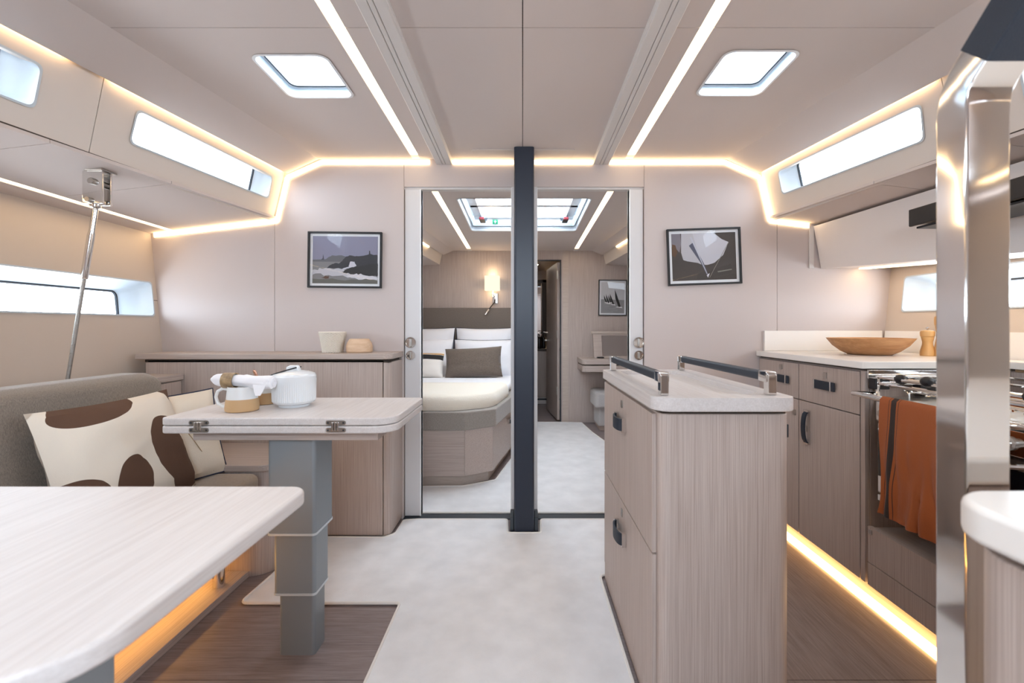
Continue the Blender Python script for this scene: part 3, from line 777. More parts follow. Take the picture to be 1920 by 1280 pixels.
part('cloth_corner', loft([[(-.878-w, 1.5165-.010*v, mg+.108-.052*v), (-.878+w*1.2, 1.5165-.010*v, mg+.106-.050*v), (-.878+w*1.2, 1.5195-.010*v, mg+.106-.050*v), (-.878-w, 1.5195-.010*v, mg+.108-.052*v)] for v, w in ((0, .024), (.4, .018), (.75, .013), (1, .007))], cap=True), M_LINEN, nk)
part('cloth_end', tube([(-.8435, 1.540+.017*math.cos(a*.5)*(1-a/26), mg+.096+.017*math.sin(a*.5)*(1-a/26)) for a in range(22)], .0022, 5), M_LINEN, nk)
part('napkin_ring', loft([[(-.990+.019*s, 1.541+q*math.cos(2*math.pi*k/28), mg+.1025+q*math.sin(2*math.pi*k/28)) for k in range(28)] for s, q in ((-1, .0228), (-1, .0262), (1, .0262), (1, .0228))]), M_RING, nk)
tx, ty = -.823, 1.640
tp = root('teapot', 'white fluted porcelain pot with black wire handle on the folded table', 'teapot', (tx, ty, mg))
part('body', lathe([(.050, 0), (.052, .003), (.053, .008), (.066, .013), (.0715, .020), (.0722, .030), (.0735, .095), (.0735, .100), (.0730, .108), (.070, .113)], (tx, ty, mg), 128, .0014, 64, (.02, .098)), M_CERAM, tp, angle=25)
lid = part('lid', lathe([(.070, .112), (.0695, .116), (.055, .122), (.030, .127), (.012, .129), (.002, .1295)], (tx, ty, mg), 48), M_CERAM, tp)
part('lid_tab', prism(rpoly([(tx-.026, mg+.122), (tx-.024, mg+.140), (tx-.012, mg+.146), (tx+.012, mg+.146), (tx+.018, mg+.136), (tx+.022, mg+.122)], .006), 'y', ty-.012, ty+.012, .004), M_CERAM, lid)
hw = [(.016, -.016, .139), (-.010, -.034, .131), (-.040, -.044, .121), (-.066, -.038, .112), (-.080, -.020, .104), (-.083, 0, .101), (-.080, .020, .104), (-.066, .038, .112), (-.040, .044, .121), (-.010, .034, .131), (.016, .016, .139)]
part('wire_handle', tube([(tx+a, ty+b, mg+c) for a, b, c in hw], .0026, 8), M_BLACK, tp)

# ------------------------------------------------------------------ pictures on the bulkhead
def flat_art(layers, f, parent, name='print'):
    """flat print: polygons in 0..1 coordinates, each with its own ink"""
    ms = []; bm = newbm()
    for k, (pts, m) in enumerate(layers):
        if m not in ms: ms.append(m)
        vs_ = [bm.verts.new(f(p[0], p[1], k*.00012)) for p in pts]
        for tri in tessellate_polygon([[Vector((p[0], p[1], 0)) for p in pts]]):
            fc = bm.faces.new([vs_[i] for i in tri]); fc.material_index = ms.index(m)
    for fc in bm.faces:
        fc.normal_update()
    bmesh.ops.recalc_face_normals(bm, faces=bm.faces[:])
    o = make(name, bm, ms, parent, (0, 0, 0))
    return o
INK = {}
def ink(h):
    if h not in INK: INK[h] = mat('ink_'+h[1:], h, .7)
    return INK[h]
def picture(cxp, y, czp, w, h, rot, lab, layers, border):
    p = root('framed_picture', lab, 'picture', (cxp, y, czp)); p.rotation_euler = (0, R(rot), 0)
    p['org'] = (0., 0., 0.)
    b = .010
    bm = join(B(-w/2, w/2, -.018, 0, h/2-b, h/2, .001, 1), B(-w/2, w/2, -.018, 0, -h/2, -h/2+b, .001, 1), B(-w/2, -w/2+b, -.018, 0, -h/2+b, h/2-b, .001, 1), B(w/2-b, w/2, -.018, 0, -h/2+b, h/2-b, .001, 1))
    make('frame', bm, M_FRAME, p)
    make('mat_board', B(-w/2+b, w/2-b, -.006, -.003, -h/2+b, h/2-b), M_MATB, p)
    wi, hi = w-2*b-2*border, h-2*b-2*border
    flat_art(layers, lambda u, v, d: (-wi/2+u*wi, -.0065-d, -hi/2+v*hi), p)
    bm = newbm(); bm.faces.new([bm.verts.new(q) for q in ((-w/2+b, -.012, -h/2+b), (w/2-b, -.012, -h/2+b), (w/2-b, -.012, h/2-b), (-w/2+b, -.012, h/2-b))]); make('glazing', bm, M_PICGL, p)
    return p
def jag(pts, amp, seed, n=5):
    rnd = random.Random(seed); o = []
    for a, b in zip(pts[:-1], pts[1:]):
        for k in range(n):
            u = k/n; o.append((a[0]+(b[0]-a[0])*u+rnd.uniform(-amp, amp)*.5, a[1]+(b[1]-a[1])*u+rnd.uniform(-amp, amp)))
    o.append(pts[-1]); return o
sea = [([(0, 0), (1, 0), (1, 1), (0, 1)], ink('#84849a')),
       ([(0, 0), (1, 0), (1, .50), (0, .50)], ink('#7d7d80')),
       ([(0, .50)]+jag([(.18, .50), (.30, .60), (.55, .58), (.62, .48)], .012, 1)+[(.62, .46), (0, .46)], ink('#63646a')),
       ([(0, 0), (1, 0), (1, .12)]+jag([(1, .12), (.5, .08), (0, .10)], .02, 2), ink('#63635f')),
       (jag([(0, .28), (.2, .33), (.5, .30), (.75, .22), (1, .16), (.7, .12), (.3, .17), (0, .20), (0, .28)], .025, 3)[:-1], ink('#b9b9c2')),
       (jag([(.22, .33), (.30, .42), (.42, .43), (.50, .56), (.58, .60), (.70, .58), (.88, .63), (1, .61), (1, .16), (.82, .20), (.66, .32), (.45, .31), (.22, .33)], .012, 4)[:-1], ink('#34353c')),
       (jag([(.45, .30), (.55, .36), (.59, .48), (.64, .46), (.67, .38), (.58, .33), (.45, .30)], .012, 5)[:-1], ink('#c3c3cf')),
       (jag([(.45, .24), (.58, .33), (.75, .38), (1, .44), (1, .16), (.80, .18), (.62, .20), (.45, .24)], .014, 6)[:-1], ink('#2c2d30')),
       (jag([(.48, .16), (.65, .21), (.80, .19), (1, .14), (1, .08), (.7, .10), (.48, .16)], .02, 7)[:-1], ink('#cdccd4')),
       (jag([(.14, .11), (.20, .16), (.26, .15), (.25, .10), (.14, .11)], .008, 8)[:-1], ink('#5a4438')),
       ([(.13, .50), (.18, .50), (.165, .62), (.155, .53)], ink('#4b4c58')),
       ([(.865, .62), (.885, .62), (.880, .70), (.868, .70)], ink('#2c2d33'))]
picture((579+717)/2*.002985-980*.002985, D, 1.4465, .412, .312, .6, 'black-framed photograph of waves breaking on dark rocks', sea, .014)
sail = [([(0, 0), (1, 0), (1, 1), (0, 1)], ink('#453f3c')),
        ([(0, 1), (0, .72), (.06, .70), (.12, .60), (.15, .78), (.14, 1)], ink('#77737c')),
        ([(.01, .78), (.06, .76), (.09, .60), (.05, .50), (0, .55)], ink('#5a4230')),
        (rpoly([(.155, 1), (.145, .60), (.175, .44), (.24, .41), (.40, .37), (.46, .33), (.35, 1)], [0, .03, .03, .03, .03, 0, 0]), ink('#b5b4bb')),
        (rpoly([(.33, 1), (.46, .33), (.55, .32), (.66, .36), (.80, .52), (.89, .79), (.78, .86), (.66, 1)], [0, 0, .1, .1, .1, .01, .05, 0]), ink('#c0c0c9')),
        ([(.33, .80), (.27, .74), (.44, .38), (.53, .12), (.55, .14), (.50, .34)], ink('#55586a')),
        ([(.29, .92), (.31, .93), (.545, .13), (.535, .13)], ink('#b9bcc8')),
        ([(.885, .79), (.895, .79), (.58, .05), (.572, .05)], ink('#8d8880')),
        ([(.70, .18), (.92, .22), (.93, .20), (.71, .155)], ink('#7f8078')),
        (jag([(.535, .10), (.55, .13), (.58, .14), (.565, .09), (.55, .05), (.535, .10)], .006, 9)[:-1], ink('#d5d5de'))]
picture(1.012, D, 1.4655, .410, .315, -2.0, 'black-framed photograph of a billowing white sail seen from above', sail, .016)

# ------------------------------------------------------------------ galley island
il = root('galley_island', 'free-standing bleached oak island with drawers and navy handrails', 'island', (.52, 1.55, 0))
IX0, IX1, IY0, IY1 = .345, .700, 1.180, 1.925
part('body', prism(rr(IX0+.012, IX1, IY0, IY1, (.028, .035, .02, .0), 8), 'z', .0, .848, .003), M_OAKV, il)
part('shadow_gap', B(IX0+.02, IX1-.012, IY0+.012, IY1-.01, .848, .858), M_BACK, il)
rim = rr(IX0-.008, IX1+.006, IY0-.022, IY1+.012, (.05, .04, .03, .03), 8)
inn = rr(IX0+.052, IX1-.055, IY0+.055, IY1-.05, .03, 8)
part('tray_base', prism(rim, 'z', .857, .878, .004), M_TABLE, il)
part('tray_rim', plate(rim, [inn], lambda x, y: (x, y, .8745), lambda x, y: (x, y, .893)), M_TABLE, il)
for z0, z1 in ((.472, .843), (.085, .467)):
    dr = part('drawer', B(IX0, IX0+.012, IY0+.034, IY1-.006, z0, z1, .0015), M_OAKV, il)
    zc = z1-.098
    part('latch', prism(rr(1.566, 1.588, zc+.050, zc+.074, .002), 'x', IX0-.003, IX0+.001), M_STEEL, dr)
def strap_handle(parent, p, along_, out_, ln=.085, h=.034):
    """arched leather strap with steel end buckles; p centre on the face"""
    a, o_, p = Vector(along_), Vector(out_), Vector(p); w = a.cross(o_).normalized()
    prof = []
    n = 10
    for k in range(n+1):
        u = -1+2*k/n; prof.append((u*ln/2, .024*(1-u*u)**.5*.8+.004))
    loops = [[p+a*q+o_*d+w*s for s, d in ((-h/2, e), (h/2, e), (h/2, e+.006), (-h/2, e+.006))] for q, e in prof]
    hd = part('handle', loft(loops, cap=True), M_LEATHER, parent, 'navy leather strap handle', angle=50)
    for e in (-1, 1):
        c = p+a*e*ln/2
        loops = [[c+a*q+o_*d+w*s for s, d in ((-h/2-.003, 0), (h/2+.003, 0), (h/2+.003, .015), (-h/2-.003, .015))] for q in (-.004, .004)]
        part('buckle', loft(loops, cap=True), M_CHROME, hd)
    return hd
for z in (.745, .362):
    dr = [c for c in il.children if c.name.startswith('drawer')][0 if z > .5 else 1]
    strap_handle(dr, (IX0, 1.578, z), (0, -1, 0), (-1, 0, 0), .12, .040)
part('plinth', B(IX0+.002, IX0+.013, IY0+.03, IY1-.004, .012, .082, .001), M_OAKV, il)
def handrail(x, ya, yb):
    rl = part('handrail', prism(rr(x-.013, x+.013, .928, .953, .007), 'y', ya+.028, yb-.028), M_LEATHER, il, 'navy leather-wrapped handrail')
    for y, sgn in ((ya, 1), (yb, -1)):
        part('rail_post', join(prism(rpoly([(y-.010*1, .8935), (y+.016, .8935), (y+.016, .952), (y-.004, .952), (y-.010, .946)] if sgn > 0 else [(y+.010, .8935), (y+.010, .946), (y+.004, .952), (y-.016, .952), (y-.016, .8935)], .003), 'x', x-.011, x+.011, .002),
             B(x-.0145, x+.0145, min(y-.004*sgn, y+.040*sgn), max(y-.004*sgn, y+.040*sgn), .926, .955, .004)), M_CHROME, rl)
handrail(.374, 1.207, 1.885)
handrail(.662, 1.215, 1.905)
part('door_catch', B(IX1, IX1+.008, 1.21, 1.25, .78, .815, .002), M_GASKET, il)

# ------------------------------------------------------------------ galley along the right hull
GX = 1.322; GT = .940
def unit(label, y0, y1, fronts, handles):
    u = root('galley_cabinet', label, 'cabinet', (1.6, (y0+y1)/2, 0), group='oak galley base cabinets')
    part('carcass', B(GX+.02, 1.90, y0+.001, y1-.001, .084, .905), M_OAKV, u)
    part('toe_kick', B(GX+.055, GX+.068, y0, y1, 0, .085), M_OAKY, u)
    for k, (nm, ya, yb, z0, z1) in enumerate(fronts):
        d = part(nm, B(GX, GX+.019, ya+.0015, yb-.0015, z0, z1, .0015), M_OAKV, u)
        for (kk, y, z, vert, ln) in handles:
            if kk == k:
                if vert == 'v': strap_handle(d, (GX, y, z), (0, 0, 1), (-1, 0, 0), ln, .026)
                elif vert == 'f':
                    hd = part('handle', B(GX-.012, GX-.006, y-ln/2, y+ln/2, z-.019, z+.019, .002), M_LEATHER, d, 'navy leather strap handle')
                    part('buckle', join(*[B(GX-.014, GX, y+q-.004, y+q+.004, z-.022, z+.022, .002) for q in (-ln/2+.022, ln/2-.004)]), M_CHROME, hd)
                elif vert == 'l': part('latch', prism(rr(y-.013, y+.013, z-.013, z+.013, .003), 'x', GX-.003, GX+.001), M_STEEL, d)
    return u
unit('narrow oak galley cabinet in the corner by the bulkhead', 2.180, D-.003, [('drawer', 2.182, D-.004, .729, .898), ('door', 2.182, D-.004, .088, .725)],
     [(0, 2.30, .812, 'f', .10), (0, 2.33, .87, 'l', 0), (1, 2.215, .66, 'l', 0)])
unit('wide oak galley cabinet with drawer and door beside the stove', 1.755, 2.180, [('drawer', 1.785, 2.178, .729, .898), ('door', 1.785, 2.178, .088, .725), ('end_stile', 1.756, 1.782, .088, .903)],
     [(0, 1.985, .818, 'f', .135), (0, 1.99, .862, 'l', 0), (1, 2.105, .61, 'v', .15), (1, 2.13, .60, 'l', 0)])
# cabinet bay around the stove
sbay = root('stove_bay', 'open oak bay under the gimballed stove', 'cabinet', (1.6, 1.45, 0))
part('back_panel', B(1.88, 1.90, 1.13, 1.753, .085, .90), M_OAKV, sbay)
part('bay_floor', B(1.345, 1.88, 1.13, 1.753, .29, .302), M_OAKY, sbay)
part('lower_panel', B(GX, GX+.018, 1.135, 1.745, .176, .312, .0015), M_OAKV, sbay)
part('lower_panel', B(GX, GX+.018, 1.135, 1.745, .088, .173, .0015), M_OAKV, sbay)
part('toe_kick', B(GX+.055, GX+.068, 1.13, 1.755, 0, .085), M_OAKY, sbay)
part('latch', prism(rr(1.722, 1.738, .286, .304, .002), 'x', GX-.002, GX+.001), M_STEEL, sbay)
part('side_panel', B(GX, 1.88, 1.117, 1.130, .085, .903), M_OAKV, sbay)
uc = root('galley_cabinet', 'oak galley cabinet aft of the stove, behind the chrome post', 'cabinet', (1.6, .85, 0), group='oak galley base cabinets')
part('carcass', B(GX, 1.88, .52, 1.115, .084, .905), M_OAKV, uc)
part('toe_kick', B(GX+.055, GX+.068, .52, 1.115, 0, .085), M_OAKY, uc)
wt = root('worktop', 'white solid worktop with low splashback in the galley corner', 'worktop', (1.6, 2.15, .905))
part('slab', prism(rpoly([(1.306, D-.003), (1.306, 1.752), (1.98, 1.752), (1.98, D-.003)], [0, .008, 0, 0]), 'z', .912, GT, .003), M_CORIAN, wt)
part('splashback', B(1.345, 2.0, D-.018, D-.002, GT, GT+.112, .003), M_CORIAN, wt)
part('splashback', loft([[Vector(frame_map(HF[1], -.002-d)(a, b)) for a, d, b in ((q, 0, GT), (q, .014, GT), (q, .014, GT+.115), (q, 0, GT+.115))] for q in (.02, 1.9)], cap=True), M_CORIAN, wt)
part('slab', B(1.306, 1.98, .52, 1.128, .912, GT, .003), M_CORIAN, wt)
part('slab', B(1.87, 1.98, 1.128, 1.752, .912, GT, .003), M_CORIAN, wt)
part('shadow_gap', B(1.33, 1.9, 1.756, D-.004, .905, .913), M_BACK, wt)
L = root('toe_light_strip', 'amber light strip along the floor under the galley cabinets', 'light strip', (GX+.04, 1.8, 0))
part('diffuser', B(GX+.008, GX+.052, .55, D-.01, .001, .010), M_LEDF, L)

# stove
st = root('stove', 'steel gimballed marine stove with oven and pot clamps', 'stove', (1.6, 1.44, .303))
SX0, SY0, SY1 = 1.332, 1.165, 1.714
part('oven_body', B(SX0+.02, 1.80, SY0, SY1, .42, .80, .004), M_STEEL, st)
dr = part('oven_door', B(SX0, SX0+.02, SY0+.006, SY1-.006, .455, .715, .003), M_STEEL, st)
part('oven_window', B(SX0-.003, SX0+.001, SY0+.03, SY1-.012, .520, .688, .001), M_OVENG, dr)
part('white_band', B(SX0-.0035, SX0+.001, SY0+.012, SY1-.012, .462, .518, .001), M_MATB, dr)
part('door_grip', tube([(SX0-.002, SY1-.03, .705), (SX0-.026, SY1-.05, .700), (SX0-.030, (SY0+SY1)/2, .696), (SX0-.026, SY0+.05, .700), (SX0-.002, SY0+.03, .705)], .008, 8), M_CHROME, dr)
part('lower_trim', B(SX0, SX0+.02, SY0+.006, SY1-.006, .425, .447, .002), M_MATB, st)
pn = part('control_panel', B(SX0-.004, SX0+.03, SY0, SY1, .722, .795, .006), M_CHROME, st)
for y in (1.24, 1.33, 1.45, 1.56, 1.66):
    part('knob', loft([[(SX0-.004-h, y+r*math.cos(2*math.pi*k/18), .757+r*math.sin(2*math.pi*k/18)) for k in range(18)] for r, h in ((.019, 0), (.019, .006), (.014, .010), (.013, .026), (.001, .027))], cap=True), M_STEEL, pn)
part('hob_top', B(SX0-.004, 1.80, SY0, SY1, .797, .812, .004), M_STEEL, st)
for (bx, by) in ((1.50, 1.58), (1.50, 1.30), (1.69, 1.44)):
    part('burner', lathe([(.045, 0), (.047, .008), (.034, .010), (.032, .017), (.001, .018)], (bx, by, .812), 24), M_BLACK, st)
part('pan_support', join(*[tube([(x, SY0+.03, .838), (x, SY1-.03, .838)], .0035, 6) for x in (1.41, 1.46, 1.54, 1.59, 1.66, 1.73)]+[tube([(1.40, y, .834), (1.77, y, .834)], .0035, 6) for y in (1.22, 1.30, 1.38, 1.50, 1.58, 1.66)]+[tube([(x, y, .812), (x, y, .838)], .0035, 6) for x in (1.41, 1.73) for y in (1.22, 1.66)]), M_CHROME, st)
fr = part('fiddle_rail', join(*[tube([(SX0+.005, SY0, z), (SX0+.005, SY1, z), (1.79, SY1, z), (1.79, SY0, z)], .006, 8, True) for z in (.862, .885)]), M_CHROME, st)
for x in (SX0+.005, 1.79):
    for y in (SY0, (SY0+SY1)/2, SY1):
        part('fiddle_post', B(x-.005, x+.005, y-.005, y+.005, .812, .888, .001), M_CHROME, fr)
for (x, y, z, x2, y2) in ((1.346, 1.620, .887, 1.50, 1.655), (1.338, 1.505, .892, 1.55, 1.40), (1.345, 1.30, .888, 1.55, 1.24), (1.345, 1.20, .888, 1.5, 1.18)):
    pc = part('pot_clamp', tube([(x, y, z), ((x+x2)/2, (y+y2)/2, z-.008), (x2, y2, .862)], .004, 8), M_CHROME, st)
    part('clamp_knob', loft([[(x+q*math.cos(2*math.pi*k/18), y+.018*h, z+q*math.sin(2*math.pi*k/18)) for k in range(18)] for h, q in ((-1.15, .004), (-.9, .014), (-.2, .0185), (.4, .017), (.9, .012), (1.1, .004))], cap=True), M_BLACK, pc)
part('gimbal_bracket', B(1.50, 1.58, SY1+.001, 1.752, .815, .875, .003), M_BLACK, st)
part('corner_bracket', B(SX0-.006, SX0+.05, SY1-.002, 1.745, .838, .88, .003), M_BLACK, st)
part('bay_trim', B(GX+.004, 1.86, 1.7445, 1.7525, .875, .908, .001), M_CHROME, st)
rb = part('towel_bar', tube([(SX0+.02, 1.735, .815), (1.27, 1.735, .822), (1.247, 1.715, .824), (1.244, 1.65, .824), (1.244, 1.21, .824), (1.247, 1.16, .822), (1.27, 1.142, .820), (SX0+.02, 1.142, .815)], .0095, 12), M_CHROME, st)

# towel over the bar
def towel():
    bm = newbm(); nu, nv = 36, 44; G = []
    path = [(1.268, .62), (1.262, .80), (1.2575, .824), (1.244, .8375), (1.2305, .826), (1.228, .80), (1.224, .70), (1.222, .58), (1.220, .445)]
    seg = [0]
    for a, b in zip(path[:-1], path[1:]): seg.append(seg[-1]+math.hypot(b[0]-a[0], b[1]-a[1]))
    for j in range(nv+1):
        s = seg[-1]*j/nv
        k = max(i for i in range(len(seg)-1) if seg[i] <= s+1e-9); u = (s-seg[k])/(seg[k+1]-seg[k])
        x = path[k][0]+(path[k+1][0]-path[k][0])*u; z = path[k][1]+(path[k+1][1]-path[k][1])*u
        hang = max(0, (.80-z)/.36) if s > seg[3] else 0
        row = []
        for i in range(nu+1):
            q = i/nu; y = 1.568-.335*q-.030*hang*(1-q)+.012*hang*math.sin(z*18+1)*(1-q)
            w = hang*(.010*math.sin(q*15+z*5)+.007*math.sin(q*29-z*9)+.012*noise.noise(Vector((q*4, z*9, 2))))
            zz_ = z+(.022*q*hang if 0 else 0)-.015*hang*q+.006*noise.noise(Vector((q*3, 1, 1)))*hang
            row.append(bm.verts.new((x-abs(w)*1.1-.004*hang, y, zz_)))
        G.append(row)
    for j in range(nv):
        for i in range(nu): bm.faces.new((G[j][i], G[j][i+1], G[j+1][i+1], G[j+1][i]))
    bmesh.ops.recalc_face_normals(bm, faces=bm.faces[:])
    bmesh.ops.solidify(bm, geom=bm.faces[:], thickness=.003)
    return bm
yl = 1.568-.30/2
M_TOWEL = bands('rust_linen_towel', '#9a4f1f', 1, [(1.498-1.40, 1.519-1.40, '#2a1a12'), (1.4885-1.40, 1.4905-1.40, '#3c2012'), (1.5265-1.40, 1.5285-1.40, '#3c2012')])
one('kitchen_towel', towel(), M_TOWEL, 'rust orange linen towel with dark stripe hanging over the stove bar', 'towel', loc=(1.244, 1.40, .44), angle=60)

# bowl and mills
bw = (1.668, 2.19, GT)
one('wooden_bowl', lathe([(.062, 0), (.085, .001), (.115, .016), (.150, .045), (.174, .078), (.176, .080), (.170, .080), (.145, .048), (.11, .022), (.06, .009), (.002, .008)], bw, 48), M_BOWL, 'wide turned oak bowl on the white worktop', 'bowl', loc=bw)
def mill(x, y, hgt, lab):
    m = root('pepper_mill', lab, 'mill', (x, y, GT), group='beech mills on the worktop')
    k = hgt/.125
    part('body', lathe([(.026, 0), (.0275, .002), (.0275, .02*k), (.025, .03*k), (.0195, .05*k), (.019, .062*k), (.0235, .080*k), (.0245, .084*k)], (x, y, GT), 28), M_MILL, m)
    part('cap', lathe([(.0235, .0845*k), (.0265, .088*k), (.0275, .104*k), (.025, .110*k), (.016, .1135*k), (.004, .1145*k)], (x, y, GT), 28), M_MILL, m)
    part('knob', lathe([(.003, .114*k), (.003, .118*k), (.0065, .121*k), (.0065, .125*k), (.002, .127*k)], (x, y, GT), 16), M_CHROME, m)
mill(1.868, 2.100, .130, 'short beech pepper mill on the galley worktop')
mill(1.905, 2.068, .205, 'tall beech pepper mill beside the short one')

# overhead cupboards, hood
oc = root('overhead_cupboard', 'white overhead galley cupboard under the side deck', 'cupboard', (1.85, 1.7, 1.33))
def osec(y):
    e = .095*(D-y); zt = min(1.676-.118*(1.62-1.395+e-.17*(D-y)), 1.676)-.004; zb = 1.398-.066*(D-y)
    return e, zt, zb
for (ya, yb) in ((1.765, D-.008), (.5, 1.7635)):
    P = []
    for y in (ya, yb):
        e, zt, zb = osec(y)
        P.append([(1.622+e, y, zt-.012), (1.664+e, y, zb), (1.682+e, y, zb), (1.640+e, y, zt-.012)])
    part('door', loft(P, cap=True), M_CUP, oc)
P = []
for y in (.5, D-.006):
    e, zt, zb = osec(y)
    P.append([(1.645+e, y, zt-.014), (1.684+e, y, zb+.003), (2.04, y, zb+.003), (2.05, y, zt-.060)])
part('carcass', loft(P, cap=True), M_CUP, oc)
e, zt, zb = osec(D-.01)
part('cupboard_end_strip', B(1.60, 1.625, D-.008, D-.003, 1.40, 1.636), M_RAIL, oc)  # pale grey strip where the cupboard meets the bulkhead
L = root('cupboard_light_strip', 'warm light tape hidden under the overhead cupboard', 'light strip', (1.9, 1.7, 1.36))
P = []
for y in (.55, D-.03):
    _, _, zb = osec(y); P.append([(1.86, y, zb-.004), (1.90, y, zb-.004), (1.90, y, zb+.001), (1.86, y, zb+.001)])
part('diffuser', loft(P, cap=True), M_LED, L)
hd = root('range_hood', 'slim steel range hood with black lip above the stove', 'range hood', (1.6, 1.45, 1.45))
part('body', prism(rpoly([(1.512, 1.468), (1.512, 1.520), (1.60, 1.542), (1.688, 1.548), (1.688, 1.468)], .004), 'y', 1.165, 1.762), mat('satin_hood_steel', '#c2b7ad', .35, .25), hd)
part('lip', prism(rr(1.500, 1.514, 1.462, 1.528, .004), 'y', 1.160, 1.768), M_BLACK, hd)
part('glass_visor', B(1.52, 1.70, 1.17, 1.757, 1.452, 1.460, .001), M_BLACK, hd)

# ------------------------------------------------------------------ chrome companionway post and near counter
po = root('handrail_post', 'polished chrome companionway post with navy leather grip, near right', 'handrail', (.56, .57, 0))
def sweep(path, w, d, r=.003):
    """rectangular tube bending in the yz plane at x centre .5625"""
    loops = []; n = len(path)
    for i in range(n):
        p = Vector(path[i]); a = (p-Vector(path[i-1])).normalized() if i else None; b = (Vector(path[i+1])-p).normalized() if i < n-1 else None
        t = (a+b).normalized() if a and b else (a or b)
        k = 1/math.cos((a.angle(b))/2) if a and b else 1
        nrm = Vector((-t.y, t.x))       # in (y,z)
        loops.append([(.5625+u, p.x-nrm.x*v*k*-1, p.y+nrm.y*v*k) for u, v in rr(-w/2, w/2, -d/2, d/2, r, 2)])
    return loft(loops, cap=True)
part('post', sweep([(.570, .0), (.570, 1.20), (.570, 1.345), (.566, 1.365), (.556, 1.382), (.5405, 1.3975)], .054, .042), M_CHROME, po, angle=25)
part('leather_grip', sweep([(.541, 1.397), (.03, 1.908)], .056, .046), M_LEATHER, po)
part('upper_rail', sweep([(.03, 1.908), (-.06, 1.998)], .054, .042), M_CHROME, po)
part('foot_plate', prism(rr(.51, .615, .52, .62, .012), 'z', .0005, .008), M_STEEL, po)

nc = root('near_counter', 'white rounded counter on an oak cabinet in the near right corner', 'counter', (.9, .2, 0))
part('top', prism(rr(.442, 1.9, -.45, .492, (.03, 0, 0, .055), 12), 'z', .862, .900, .008), M_CORIAN, nc)
part('corner_post', prism(rr(.455, .56, .30, .478, (.004, 0, 0, .05), 8), 'z', .0, .853, .003), M_OAKV, nc)
part('front_panel', B(.461, .502, -.40, .288, .02, .845, .003), M_OAKV, nc)
part('carcass', B(.503, 1.30, -.42, .468, .0, .853), M_OAKV, nc)

# ------------------------------------------------------------------ forward cabin
YB = 5.10
def kz(y): return 1.924+.028*(YB-y)
CH = (-.462, .482, 3.20, 4.15)
def ksec(y):
    e = .115*(YB-y); z = kz(y)-1.924
    return [(.777+e, 1.924+z), (.890+e, 1.876+z), (.930+e, 1.770+z), (1.75, 1.715+z)]
y0c = D+.06
fc = struct('ceiling_cabin', plate([(-1.15, y0c), (1.15, y0c), (1.15, YB+.02), (-1.15, YB+.02)], [rr(*CH, .03)], lambda x, y: (x, y, kz(y)+.022), lambda x, y: (x, y, kz(y)+.05)), M_BACK, 'taupe headliner of the forward cabin')
for (xa, xb) in ((lambda y: -ksec(y)[0][0], K(-SX-.022)), (K(-SX+.022), K(SX-.022)), (K(SX+.022), lambda y: ksec(y)[0][0])):
    hs = [rr(*CH, .03)] if xa(3) == -SX+.022 else []
    part('panel', plate(quad(xa, xb, y0c, YB), hs, lambda x, y: (x, y, kz(y)), lambda x, y: (x, y, kz(y)+.022)), M_CEIL, fc)
for s in (-1, 1):
    A, Bq = ksec(y0c), ksec(YB)
    def face(i, th, m, nm, cut=0.):
        P = []
        for y, S in ((y0c, A), (YB, Bq)):
            (xa, za), (xb, zb) = S[i], S[i+1]
            P.append([(s*xa, y, za), (s*(xb-cut), y, zb), (s*(xb-cut), y, zb+th), (s*xa, y, za+th)])
        part(nm, loft(P, cap=True), m, fc)
    face(0, .03, M_CEIL, 'edge_panel')
    P = []
    for y, S in ((y0c, A), (YB, Bq)):
        (xa, za), (xb, zb) = S[1], S[2]
        P.append([(s*(xa+.008), y, za+.03), (s*xb, y, zb), (s*(xb+.03), y, zb), (s*(xa+.038), y, za+.03)])
    part('side_panel', loft(P, cap=True), M_HULL, fc)
    face(2, .03, M_CEIL, 'soffit')
    struct('wall_cabin_'+side_names[s], B(s*1.70 if s > 0 else -1.74, 1.74 if s > 0 else -1.70, y0c, YB+.02, 0, 1.83), M_OAKV, 'oak lined side of the forward cabin, '+side_names[s])
    L = root('cabin_cove_light', 'warm light tape under the cabin headliner edge, %s side' % side_names[s], 'light strip', (s*.95, 4, 1.9))
    P = []
    for y in (2.75, 4.62):
        xa, za = ksec(y)[1]; P.append([(s*(xa+.004), y, za-.012), (s*(xa+.014), y, za-.012), (s*(xa+.012), y, za+.012), (s*(xa+.002), y, za+.012)])
    part('diffuser', loft(P, cap=True), M_LED, L)
    L = root('ceiling_light_strip', 'warm light strip in the cabin ceiling %s of the big hatch' % side_names[s], 'light strip', (s*SX, 3.9, 1.95), group='light strips in the forward cabin ceiling')
    part('diffuser', loft([[(s*SX+dx, y, kz(y)+dz) for dx, dz in ((-.020, .003), (.020, .003), (.020, .012), (-.020, .012))] for y in (2.95, 4.97)], cap=True), M_LEDC, L)
    part('end_cap', loft([[(s*SX+dx, y, kz(y)+dz) for dx, dz in ((-.022, -.004), (.022, -.004), (.022, .014), (-.022, .014))] for y in (4.972, YB-.003)], cap=True), M_RAIL, L)
h = hatch('deck_hatch', *CH, 'large white cabin hatch with chrome catches above the bed', .13, kz, knobs=False)
bm = join(B(CH[0]+.03, CH[1]-.03, 3.66, 3.72, kz(3.7)+.085, kz(3.7)+.12, .006), B(CH[0]+.03, CH[1]-.03, 4.03, 4.11, kz(4.07)+.085, kz(4.07)+.12, .006), B(CH[0]+.03, CH[0]+.10, 3.24, 4.11, kz(3.7)+.085, kz(3.7)+.12, .006), B(CH[1]-.10, CH[1]-.03, 3.24, 4.11, kz(3.7)+.085, kz(3.7)+.12, .006))
part('lid_frame', bm, M_WHITE, h)
